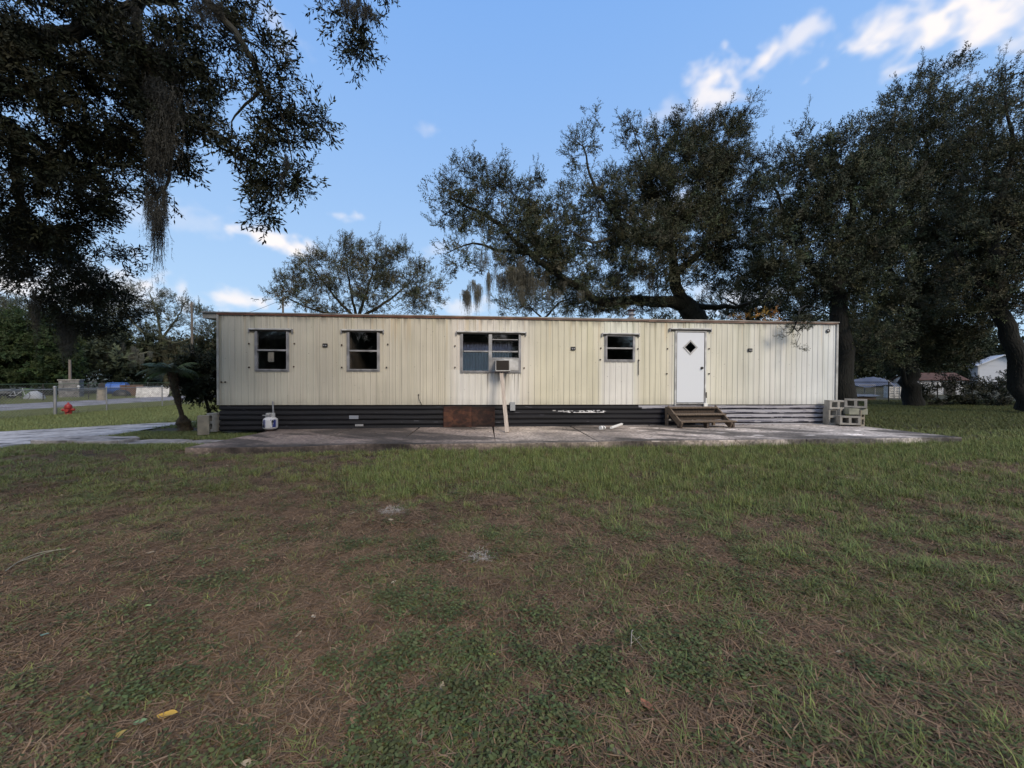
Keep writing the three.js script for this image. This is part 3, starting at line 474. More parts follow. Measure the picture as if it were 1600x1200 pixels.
// gas bottle
{
  const g0 = fromTrailer(W(422.5, 660, 0.27).x, 0.27), t = thing('gas_cylinder', 'white propane gas cylinder with blue print standing before the black skirting', 'gas cylinder', [g0.x, SLAB_Y - 0.03, g0.z], 0.2);
  const c = document.createElement('canvas'); c.width = 512; c.height = 128; const x = c.getContext('2d'), r = rng(851); x.fillStyle = '#c9c8c8'; x.fillRect(0, 0, 512, 128); for (let k = 0; k < 4; k++) { const o = k * 128; x.fillStyle = '#1c2a6e'; x.fillRect(o + 26, 50, 66, 32); x.fillStyle = '#c9c8c8'; x.beginPath(); x.ellipse(o + 44, 66, 22, 13, -0.5, 0, 7); x.fill(); x.fillStyle = '#101018'; for (let q = 0; q < 7; q++) { x.beginPath(); x.ellipse(o + 20 + r() * 70, 56 + r() * 26, 4 + r() * 8, 3 + r() * 5, r(), 0, 7); x.fill(); } x.fillStyle = '#5d6bb0'; x.fillRect(o + 98, 54, 4, 26); }
  const tx = new THREE.CanvasTexture(c); tx.colorSpace = THREE.SRGBColorSpace; 
  obj('tank', [lathe([[0.001, 0.05], [0.1, 0.055], [0.15, 0.085], [0.156, 0.12], [0.156, 0.27], [0.148, 0.3], [0.11, 0.335], [0.05, 0.35], [0.001, 0.352]], 32)], mat(1, 1, 1, { map: tx, roughness: 0.45 }), t);
  obj('foot_ring', [lathe([[0.105, 0], [0.108, 0], [0.112, 0.062], [0.1, 0.062]], 28)], M.rustDark, t);
  obj('collar', [new THREE.CylinderGeometry(0.095, 0.1, 0.11, 24, 1, true, 0.7, 4.9).translate(0, 0.385, 0)], M.whitePaint, t);
  obj('valve', [rod(V(0, 0.34, 0), V(0, 0.41, 0), 0.018), rod(V(0, 0.385, 0), V(-0.16, 0.39, 0.02), 0.013), new THREE.TorusGeometry(0.028, 0.007, 6, 14).rotateX(Math.PI / 2).translate(0, 0.42, 0)], M.aluDull, t);
  const a = W(426, 627, 0.05).applyMatrix4(trailerM), b = W(427.5, 652, 0.05).applyMatrix4(trailerM);
  const pp = obj('gas_riser', [rod(b, a, 0.022, 0.018, 10), new THREE.TorusGeometry(0.03, 0.01, 6, 12).applyMatrix4(new THREE.Matrix4().makeTranslation(b.x, b.y + 0.02, b.z))], M.aluDull); tag(pp, 'short grey metal pipe rising up the wall behind the gas cylinder', 'pipe');
}
// white plastic pipe pieces on the slab
{
  const a = G(955, 668.5, SLAB_Y + 0.03), b = G(975, 661.5, SLAB_Y + 0.03), m = obj('plastic_pipe', [rod(a, b, 0.034, 0.034, 14), rod(b.clone().lerp(a, 0.12), b.clone().add(b.clone().sub(a).multiplyScalar(0.02)), 0.042, 0.042, 14)], M.pvc); tag(m, 'white plastic pipe lying aslant on the slab left of the steps', 'pipe');
  const c = G(942, 668.5, SLAB_Y + 0.04), e = obj('pipe_elbow', [new THREE.TorusGeometry(0.07, 0.04, 10, 14, Math.PI / 2).rotateX(Math.PI / 2).rotateY(0.7).translate(c.x - 0.04, c.y + 0.005, c.z), new THREE.CylinderGeometry(0.048, 0.048, 0.05, 14).rotateZ(Math.PI / 2).rotateY(0.7).translate(c.x - 0.06, c.y + 0.01, c.z + 0.07)], M.pvc); tag(e, 'small white plastic elbow fitting beside the loose pipe', 'pipe fitting');
}
// wooden steps
{
  const p = fromTrailer(12.55, 0, SLAB_Y), a = W(1046, 637.5, 0.15), b = W(1131, 660, 0.5), x0 = W(1046, 640, 0.3).x, x1 = W(1118, 640, 0.3).x;
  const s = thing('wooden_steps', 'weathered wooden steps of three treads below the white door', 'steps', fromTrailer(x0, 0, SLAB_Y).toArray(), TANG), w = x1 - x0 + 0.12;
  const tr = (x, ww, y, z) => obj('tread', [bx(ww, 0.036, 0.25, x + ww / 2, y, z, 0.006).rotateX(hash(y * 100, 2, 2) * 0.006)], M.wood, s);
  tr(0, w - 0.08, 0.475, 0.18); tr(0.02, w, 0.325, 0.42); tr(0.06, w + 0.08, 0.17, 0.64);
  obj('riser', [bx(w - 0.1, 0.11, 0.02, w / 2, 0.395, 0.2)], M.woodDark, s); obj('riser', [bx(w - 0.1, 0.12, 0.02, w / 2 + 0.06, 0.245, 0.44)], M.woodDark, s);
  for (const x of [0.03, w - 0.05]) { obj('stringer', [board(V(x, 0.46, 0.14), V(x + 0.06, 0.06, 0.74), 0.16, 0.036, V(1, 0, 0))], M.wood, s); obj('post', [bx(0.06, 0.46, 0.08, x, 0.23, 0.1)], M.wood, s); }
  for (const x of [0.06, w * 0.55, w + 0.06]) obj('foot_block', [bx(0.05, 0.15, 0.16, x + 0.03, 0.075, 0.64)], M.woodDark, s);
}
// concrete blocks
const blockGeo = (() => { const s = new THREE.Shape(); s.moveTo(-0.2, -0.1); s.lineTo(0.2, -0.1); s.lineTo(0.2, 0.1); s.lineTo(-0.2, 0.1); s.closePath(); for (const x of [-0.09, 0.09]) { const h = new THREE.Path(); h.moveTo(x - 0.067, -0.067); h.lineTo(x - 0.067, 0.067); h.lineTo(x + 0.067, 0.067); h.lineTo(x + 0.067, -0.067); h.closePath(); s.holes.push(h); } return new THREE.ExtrudeGeometry(s, { depth: 0.19, bevelSize: 0.004, bevelThickness: 0.004, bevelSegments: 1 }).translate(0, 0, -0.095); })(); // holes run along z
function block(label, px, py, depth, ry, rz, m = M.block, sc = 1.08, rx = 0) { const p = P(px, py, depth), o = obj('concrete_block', blockGeo, m); o.position.copy(p); o.rotation.set(rx, ry, rz, 'YXZ'); o.scale.setScalar(sc); return tag(o, label, 'concrete block', px > 800 ? 'concrete blocks stacked at the right end of the home' : 'concrete blocks at the left end of the home'); }
block('grey concrete block stood on end, against the right end of the skirting', 1297, 650.5, 10.25, -0.05, Math.PI / 2);
block('grey concrete block stood on end, second from the skirting and turned askew', 1310, 650.8, 10.2, 0.35, Math.PI / 2);
block('pale concrete block lying on top of the two upright ones next to the wall', 1306, 632, 10.2, -0.12, 0, mat(0.47, 0.455, 0.42, { map: grainT, roughness: 0.95, bumpMap: fineT, bumpScale: 0.006 }));
block('concrete block with its two holes facing forward, low in the stack below the flat one', 1325, 656.5, 9.95, -0.3, 0);
block('stained concrete block upright at the outer right corner of the stack', 1340, 653, 10.0, 0.5, Math.PI / 2, M.blockTan);
block('mossy concrete block laid flat, beneath the topmost one at the outer side', 1336, 642.5, 10.0, -0.1, 0, mat(0.36, 0.37, 0.3, { map: grainT, roughness: 0.95 }), 1.08, Math.PI / 2).scale.set(1.08, 1.08, 0.8);
block('pale concrete block topmost at the outer right of the stack, turned sideways', 1337, 630.2, 10.0, -0.75, 0, mat(0.46, 0.44, 0.4, { map: grainT, roughness: 0.95, bumpMap: fineT, bumpScale: 0.006 }));
block('tan concrete block upright beside the trunk of the small palm', 318.5, 664, 8.95, -1.0, Math.PI / 2, M.blockTan);
block('grey concrete block under the left corner of the home behind the tan one', 335, 659.5, 9.35, -0.3, Math.PI / 2);

// ---------------------------------------------------------------- foliage
// a leafy twig: leaves are pointed, two faces each
function spray(len, n, ll, lw, seed, droop = 0.25, spread = 0.75) {
  const r = rng(seed), pos = [];
  const leaf = (o, dir, l, w, nrm) => { const side = new THREE.Vector3().crossVectors(dir, nrm).normalize().multiplyScalar(w / 2), tip = o.clone().addScaledVector(dir, l), mid = o.clone().addScaledVector(dir, l * 0.45).addScaledVector(nrm, -w * 0.18); const a = mid.clone().add(side).addScaledVector(nrm, w * 0.22), b = mid.clone().sub(side).addScaledVector(nrm, w * 0.22); pos.push(...o.toArray(), ...a.toArray(), ...tip.toArray(), ...o.toArray(), ...tip.toArray(), ...b.toArray()); };
  const twigs = [[V(0, 0, 0), V(0, 1, 0), len]];
  for (let k = 0; k < 4; k++) { const t = 0.15 + 0.2 * k, a = r() * 6.28; twigs.push([V(0, len * t, 0), V(Math.cos(a) * 0.9, 0.65, Math.sin(a) * 0.9).normalize(), len * (0.55 - 0.25 * t)]); }
  const tot = twigs.reduce((s, q) => s + q[2], 0);
  for (const [o, d, l] of twigs) {
    const m = Math.max(3, Math.round(n * l / tot)), ax = new THREE.Vector3().crossVectors(d, V(0.3, 0.2, 1)).normalize().multiplyScalar(0.004), bn = new THREE.Vector3().crossVectors(d, ax).normalize().multiplyScalar(0.004), e = o.clone().addScaledVector(d, l);
    pos.push(...o.clone().add(ax).toArray(), ...o.clone().sub(ax).toArray(), ...e.toArray(), ...o.clone().add(bn).toArray(), ...o.clone().sub(bn).toArray(), ...e.toArray());
    for (let i = 0; i < m; i++) { const t = (i + 0.5 * r()) / m, p = o.clone().addScaledVector(d, l * (0.1 + 0.9 * t)), a = i * 2.4 + r(), side = V(Math.cos(a), r() * 0.4 - droop, Math.sin(a)), dir = d.clone().multiplyScalar(0.75).addScaledVector(side, spread).add(V(0, 0, 0)).normalize(), nr = V(r() - 0.5, 1, r() - 0.5).cross(dir).cross(dir).negate().normalize(); leaf(p, dir, ll * (0.65 + 0.55 * r()), lw * (0.7 + 0.5 * r()), nr); }
  }
  const g = new THREE.BufferGeometry(); g.setAttribute('position', new THREE.Float32BufferAttribute(pos, 3)); g.computeVertexNormals(); return g;
}
const sprayFar = [1, 2, 3].map((s) => spray(0.5, 44, 0.07, 0.034, 900 + s)), sprayNear = [1, 2, 3].map((s) => spray(0.3, 24, 0.072, 0.023, 910 + s, 0.35, 0.6)), sprayDense = [1, 2].map((s) => spray(0.55, 60, 0.1, 0.05, 920 + s));
function mossGeo(seed, n, len, rad) {
  const r = rng(seed), pos = [];
  for (let k = 0; k < n; k++) {
    const a = r() * 6.28, q = Math.sqrt(r()) * rad; let p = V(Math.cos(a) * q, -r() * 0.1, Math.sin(a) * q); const L = len * (0.25 + 0.75 * Math.pow(1 - q / rad, 0.6) * r() + 0.1 * r()), m = 9, w = 0.0045 + 0.0035 * r(); let dir = V((r() - 0.5) * 0.3, -1, (r() - 0.5) * 0.3);
    for (let i = 0; i < m; i++) {
      const e = p.clone().addScaledVector(dir.clone().normalize(), L / m).add(V((r() - 0.5) * 0.018, 0, (r() - 0.5) * 0.018)), ww = w * (1 - i / m * 0.6), b = r() * 6.28, s = V(Math.cos(b) * ww, 0, Math.sin(b) * ww);
      pos.push(p.x + s.x, p.y, p.z + s.z, p.x - s.x, p.y, p.z - s.z, e.x, e.y, e.z);
      for (let t = 0; t < 2; t++) { const c = p.clone().lerp(e, r()), f = r() * 6.28, l = 0.018 + 0.03 * r(), h = V(Math.cos(f) * l, -0.4 * l - r() * l, Math.sin(f) * l); pos.push(c.x, c.y, c.z, c.x + s.x * 0.8, c.y + 0.004, c.z + s.z * 0.8, c.x + h.x, c.y + h.y, c.z + h.z); }
      p = e; dir.x += (r() - 0.5) * 0.25; dir.z += (r() - 0.5) * 0.25; dir.x *= 0.7; dir.z *= 0.7;
    }
  }
  const g = new THREE.BufferGeometry(); g.setAttribute('position', new THREE.Float32BufferAttribute(pos, 3)); g.computeVertexNormals(); return g;
}
const mossG = [mossGeo(931, 46, 1, 0.12), mossGeo(932, 34, 1, 0.16), mossGeo(933, 60, 1, 0.1), mossGeo(934, 24, 1, 0.04)];
const tmpQ = new THREE.Quaternion();
function placeM(p, dir, roll, s, sy = s) { const q = new THREE.Quaternion().setFromUnitVectors(V(0, 1, 0), dir).multiply(tmpQ.setFromAxisAngle(V(0, 1, 0), roll)); return new THREE.Matrix4().compose(p, q, V(s, sy, s)); }

// tapered, branching wood from a list of linked nodes
function woodGeo(nodes, minR = 0.004, thickSeg = 9) {
  const kids = nodes.map(() => []); nodes.forEach((n, i) => n.parent >= 0 && kids[n.parent].push(i));
  for (let i = nodes.length - 1; i >= 0; i--) { const n = nodes[i]; let s = 0; for (const k of kids[i]) s += Math.pow(nodes[k].r, 2.35); n.r = Math.max(n.rmin ?? 0, kids[i].length ? Math.pow(s, 1 / 2.35) : minR, minR); }
  const pos = [], uv = [], idx = [], chains = [], startsAt = new Set();
  const walk = (i, from) => { const c = from >= 0 ? [from, i] : [i]; for (;;) { const ks = kids[i]; if (!ks.length) break; let b = ks[0]; for (const k of ks) if (nodes[k].r > nodes[b].r) b = k; for (const k of ks) if (k !== b) startsAt.add([k, i]); c.push(b); i = b; } return c; };
  const todo = nodes.map((n, i) => n.parent < 0 ? [i, -1] : null).filter(Boolean);
  while (todo.length) { const [i, f] = todo.pop(); chains.push(walk(i, f)); for (const s of startsAt) todo.push(s); startsAt.clear(); }
  for (const c of chains) {
    if (c.length < 2) continue;
    const r0 = nodes[c[Math.min(1, c.length - 1)]].r, seg = r0 > 0.09 ? thickSeg : r0 > 0.03 ? 6 : 3; let nx = V(1, 0, 0), base = pos.length / 3, len = 0;
    c.forEach((id, k) => {
      const n = nodes[id], a = nodes[c[Math.max(0, k - 1)]].p, b = nodes[c[Math.min(c.length - 1, k + 1)]].p, d = b.clone().sub(a).normalize(); let rr = n.r; if (k === 0 && n.parent >= -1 && c.length > 1 && nodes[c[1]].r < n.r * 0.8) rr = nodes[c[1]].r * 1.1; if (k === c.length - 1 && k) rr *= 0.5;
      if (k) len += n.p.distanceTo(nodes[c[k - 1]].p);
      nx.addScaledVector(d, -nx.dot(d)); if (nx.lengthSq() < 1e-4) nx.set(0, 0, 1).addScaledVector(d, -d.z); nx.normalize(); const ny = new THREE.Vector3().crossVectors(d, nx);
      for (let s = 0; s <= seg; s++) { const t = s / seg * 6.2832, q = rr * (1 + (seg > 6 ? (hash(id, s % seg, 7) - 0.5) * 0.16 : 0)); pos.push(n.p.x + (nx.x * Math.cos(t) + ny.x * Math.sin(t)) * q, n.p.y + (nx.y * Math.cos(t) + ny.y * Math.sin(t)) * q, n.p.z + (nx.z * Math.cos(t) + ny.z * Math.sin(t)) * q); uv.push(s / seg * Math.max(1, Math.round(rr * 8)), len); }
      if (k) for (let s = 0; s < seg; s++) { const o = base + (k - 1) * (seg + 1) + s; idx.push(o, o + 1, o + seg + 1, o + 1, o + seg + 2, o + seg + 1); }
    });
  }
  const g = new THREE.BufferGeometry(); g.setAttribute('position', new THREE.Float32BufferAttribute(pos, 3)); g.setAttribute('uv', new THREE.Float32BufferAttribute(uv, 2)); g.setIndex(idx); g.computeVertexNormals(); return g;
}
// limbs: [[points], r0, r1]; blobs: [x,y,z,rx,ry,rz,amount]; everything relative to the world, moved to the base afterwards
function tree(name, label, base, limbs, blobs, o = {}) {
  const t = thing(name, label, o.category ?? 'tree', base, 0, o.group), r = rng(o.seed ?? 1), nodes = [], B = V(...base), sprays = o.sprays ?? sprayFar, step0 = o.step ?? 0.45, tips = [];
  const nearest = (p) => { let b = -1, bd = 1e9; for (let i = 0; i < nodes.length; i++) { const d = nodes[i].p.distanceToSquared(p); if (d < bd) { bd = d; b = i; } } return [b, Math.sqrt(bd)]; };
  for (const [pts, r0, r1] of limbs) {
    const list = pts.map((p) => p.clone().sub(B)); let par = -1;
    if (nodes.length) { par = nearest(list[0])[0]; list[0] = nodes[par].p.clone(); }
    const c = new THREE.CatmullRomCurve3(list), n = Math.max(3, Math.round(c.getLength() / step0));
    for (let i = nodes.length ? 1 : 0; i <= n; i++) { const p = c.getPoint(i / n); if (i && i < n) p.add(V(r() - 0.5, r() - 0.5, r() - 0.5).multiplyScalar(r0 * 0.35 + step0 * 0.12)); nodes.push({ p, parent: par, rmin: lerp(r0, r1, Math.pow(i / n, 0.7)) }); par = nodes.length - 1; }
  }
  const att = [];
  for (const [x, y, z, a, b, c, k, fine] of blobs) { const n = fine ? Math.round(a * 85) : Math.max(3, Math.round((k ?? 1) * (o.tips ?? 9) * Math.pow(a * b * c, 0.6))); for (let i = 0; i < n; i++) { let v; do v = V(r() * 2 - 1, r() * 2 - 1, r() * 2 - 1); while (v.lengthSq() > 1); const l = v.length(); v.multiplyScalar(Math.pow(l, 0.35) / l * 0.96); const p = V(x + v.x * a, y + v.y * b, z + v.z * c).sub(B); att.push({ p, out: v.clone().multiply(V(1 / a, 1 / b, 1 / c)).normalize(), d: nearest(p)[1], fine }); } }
  att.sort((p, q) => p.d - q.d);
  for (const a of att) {
    const [b, d] = nearest(a.p); let par = b; const n = Math.max(1, Math.round(d / step0)), s = nodes[b].p.clone();
    for (let i = 1; i <= n; i++) { const p = s.clone().lerp(a.p, i / n); p.y += Math.sin(i / n * Math.PI) * d * 0.1 * (r() - 0.2); if (i < n) p.add(V(r() - 0.5, r() - 0.5, r() - 0.5).multiplyScalar(step0 * 0.5)); nodes.push({ p, parent: par }); par = nodes.length - 1; if (a.fine ? i === n : i >= n - 1) tips.push([p, a.out, a.fine]); }
  }
  obj('trunk', woodGeo(nodes, o.twigR ?? 0.006), o.bark ?? M.bark, t);
  const mats = sprays.map(() => []), cols = sprays.map(() => []), base3 = o.color ?? [0.042, 0.055, 0.026], per = o.perTip ?? 6, sd = o.scatter ?? 0.38;
  for (const [p, out, fine] of tips) for (let k = 0; k < (fine ? 1 : per); k++) {
    const q = p.clone().add(V(r() + r() - 1, r() + r() - 1, r() + r() - 1).multiplyScalar(fine ? 0.02 : sd)), dir = out.clone().multiplyScalar(o.outward ?? 0.5).add(V(r() * 2 - 1, r() * 1.6 - 0.6 + (o.up ?? 0.4), r() * 2 - 1)).normalize(), v = Math.floor(r() * sprays.length), s = (fine ? 0.42 : o.size ?? 1) * (0.65 + 0.6 * r());
    mats[v].push(placeM(q, dir, r() * 6.28, s)); const hue = r(), br = (0.5 + 0.75 * r()) * (0.62 + 0.8 * fbm(q.x * 0.9 + q.z * 0.5 + 30, q.y * 0.9 + 30, 777, 3)); cols[v].push(new THREE.Color().setRGB(base3[0] * br * (0.85 + 0.45 * hue), base3[1] * br, base3[2] * br * (0.8 + 0.5 * r())));
  }
  // upright leafy shoots on the upper outline
  if (o.shoots) { const hi = tips.filter(([, out, fine]) => out.y > 0.45 && !fine); for (let k = 0; k < o.shoots && hi.length; k++) { const [p, out] = hi[Math.floor(r() * hi.length)], L = (0.5 + r() * 1.1) * (o.shootLen ?? 1), lean = V((r() - 0.5) * 0.5, 1, (r() - 0.5) * 0.5).normalize(); const m = Math.ceil(L / 0.22); for (let i = 0; i < m; i++) { const v = Math.floor(r() * sprays.length), s = (o.size ?? 1) * (0.75 - 0.35 * i / m); mats[v].push(placeM(p.clone().addScaledVector(lean, L * i / m), lean.clone().add(V((r() - 0.5) * 0.7, 0, (r() - 0.5) * 0.7)).normalize(), r() * 6.28, s)); const br = 0.8 + 0.6 * r(); cols[v].push(new THREE.Color().setRGB(base3[0] * br, base3[1] * br, base3[2] * br)); } } }
  mats.forEach((m, i) => { if (m.length) inst('crown', sprays[i], M.leaf, m, cols[i], t).userData.kind = 'stuff'; });
  if (o.moss) mossOn(t, B, o.moss, r, o.mossColor);
  return { t, tips };
}
function mossOn(t, B, list, r, color = [0.15, 0.145, 0.115]) { // list: [point, length, width]
  const mats = mossG.map(() => []), cols = mossG.map(() => []);
  list.forEach(([p, len, w]) => { const v = w < 0.6 ? 3 : Math.floor(r() * 3); if (v === 3) w *= 2; mats[v].push(new THREE.Matrix4().compose(p.clone().sub(B), tmpQ.setFromAxisAngle(V(0, 1, 0), r() * 6.28), V(w, len, w))); const b = 0.75 + 0.5 * r(); cols[v].push(new THREE.Color().setRGB(color[0] * b, color[1] * b, color[2] * b)); });
  mats.forEach((m, i) => { if (m.length) inst('spanish_moss', mossG[i], M.moss, m, cols[i], t).userData.kind = 'stuff'; });
}
// blob given in the photograph's pixels at a depth
const blob = (depth) => ([px, py, rx, ry, k = 1, dz = 0, thick = 1]) => { const D = depth + dz, p = P(px, py, D), s = D / F; return [p.x, p.y, p.z, rx * s, ry * s, (rx + ry) / 2 * s * thick, k]; };
const path = (...q) => q.map(([a, b, c]) => P(a, b, c));
const foot = (px, py, depth) => { const p = P(px, py, depth); return [p.x, gy(p.x, p.z) - 0.05, p.z]; };
function hangMoss(list, seed) { const r = rng(seed), out = []; for (const [px, py, depth, len, w, n, sx, sy] of list) for (let k = 0; k < n; k++) out.push([P(px + (r() - 0.5) * sx, py + (r() - 0.5) * sy, depth + (r() - 0.5) * 0.5), len * (0.5 + r() * 0.7), w * (0.7 + 0.6 * r())]); return out; }

// the oak overhead: trunk out of sight to the left, limbs reaching over the camera
{
  const base = [-5.6, -0.05, 1.6], f = V(-5.2, 3.0, 1.2);
  const limbs = [[[V(...base), V(-5.5, 1.4, 1.5), f], 0.36, 0.3], [[f, V(-4.9, 4.2, -0.6), P(40, 60, 5.0), P(180, 20, 5.2), P(300, -20, 4.8)], 0.2, 0.05], [[P(300, -20, 4.8), P(355, 35, 4.6), P(378, 68, 4.5), P(400, 105, 4.5), P(409, 132, 4.5), P(398, 150, 4.5), P(372, 172, 4.5), P(362, 190, 4.5)], 0.05, 0.008],
    [[P(409, 132, 4.5), P(430, 160, 4.5), P(448, 210, 4.5), P(458, 270, 4.5)], 0.022, 0.006], [[P(378, 68, 4.5), P(400, 70, 4.5), P(425, 95, 4.4)], 0.02, 0.006], [[P(180, 20, 5.2), P(225, 80, 4.9), P(250, 170, 4.7), P(268, 235, 4.6), P(258, 285, 4.6), P(243, 330, 4.6)], 0.06, 0.01],
    [[f, V(-5.4, 3.7, -1.5), P(20, 200, 5.2), P(110, 250, 5.2), P(200, 260, 5.0)], 0.15, 0.02], [[P(20, 200, 5.2), P(40, 330, 5.8), P(120, 420, 6.6), P(190, 470, 6.8)], 0.08, 0.015], [[f, V(-3, 5, 0.6), V(0.4, 5.9, -0.5), P(560, -160, 5.6), P(556, -40, 5.2), P(558, 40, 5.0)], 0.16, 0.008], [[f, V(-4, 5.4, 2.4), V(-1.5, 6.4, 2.5)], 0.16, 0.05]];
  const b = blob(4.9), near = [[40, 50, 120, 95, 1.5], [60, 170, 110, 85, 1.9], [40, 290, 90, 80, 2.1], [150, 60, 80, 80, 1.4], [165, 170, 65, 75, 1.6], [165, 262, 46, 46, 1.0], [95, 330, 55, 50, 1.5, 0.4], [30, 390, 60, 40, 1.7, 0.6], [240, 40, 60, 55, 1.2], [330, 25, 55, 40, 1.1], [275, 110, 44, 70, 1.7], [280, 200, 42, 55, 1.5], [255, 150, 26, 70, 1.4], [258, 235, 24, 36, 1.0], [250, 282, 18, 20, 0.5], [312, 185, 14, 22, 0.4], [330, 120, 14, 18, 0.2], [385, 40, 24, 24, 0.5],
    [424, 98, 26, 30, 1.12, -0.3], [436, 150, 28, 36, 1.42, -0.3], [442, 205, 30, 38, 1.5, -0.3], [446, 258, 28, 40, 1.27, -0.3], [432, 300, 22, 30, 0.75, -0.3], [475, 285, 16, 22, 0.45, -0.3], [424, 328, 12, 12, 0.3, -0.3], [500, 188, 14, 9, 0.25, -0.3], [400, 165, 16, 22, 0.2, -0.3], [385, 235, 20, 16, 0.12, -0.3],
    [552, 22, 34, 30, 0.5, 0.2], [572, 42, 22, 26, 0.4, 0.2], [556, 72, 14, 18, 0.3, 0.2], [560, -80, 60, 60, 0.6, 0.4],
    [70, 430, 70, 38, 1.3, 1.6], [130, 440, 44, 36, 1.0, 1.9], [130, 485, 60, 30, 1.0, 2.0], [175, 480, 40, 28, 0.8, 2.2], [60, 460, 45, 22, 0.4, 2.0], [200, 400, 14, 12, 0.2, 1.2]].map(b);
  const over = [[-1.5, 6.4, 0.5, 2.6, 0.9, 2.4, 0.35], [1.4, 6.4, 1.0, 2.4, 0.8, 2.2, 0.3], [-3.8, 5.2, 0, 1.8, 1.2, 1.8, 0.4], [-6, 6, 3, 2.5, 1.6, 2.5, 0.3], [-4.5, 5.8, -2.6, 1.6, 1.0, 1.6, 0.4]];
  const r = rng(1009), o = tree('overhanging_oak', 'near oak branches hanging with moss over the left of the yard', base, limbs, [...near, ...over], { seed: 1001, sprays: sprayNear, tips: 62, perTip: 7, scatter: 0.12, step: 0.16, size: 0.9, twigR: 0.0028, up: -0.35, outward: 0.5, color: [0.021, 0.027, 0.014],
    moss: hangMoss([[255, 90, 4.7, 0.55, 0.9, 10, 36, 110], [262, 180, 4.6, 0.6, 1.0, 12, 26, 90], [250, 240, 4.6, 0.7, 0.7, 8, 22, 60], [330, 5, 4.7, 0.4, 0.8, 8, 40, 20], [232, 300, 4.6, 0.8, 0.42, 5, 14, 30], [246, 318, 4.6, 0.95, 0.42, 5, 8, 30], [256, 300, 4.6, 0.8, 0.4, 4, 8, 30], [560, 2, 5.1, 0.4, 0.7, 7, 40, 26], [575, 15, 5.1, 0.42, 0.5, 3, 14, 20], [212, 20, 4.9, 0.9, 0.5, 5, 20, 40], [450, 240, 4.3, 0.4, 0.3, 4, 24, 60], [100, 495, 6.9, 0.95, 0.9, 6, 18, 20], [106, 520, 6.9, 0.6, 0.8, 4, 10, 20], [60, 450, 6.7, 0.8, 0.5, 4, 30, 16], [55, 480, 6.9, 0.7, 0.5, 3, 10, 10]], 1011), mossColor: [0.045, 0.045, 0.039] });
}
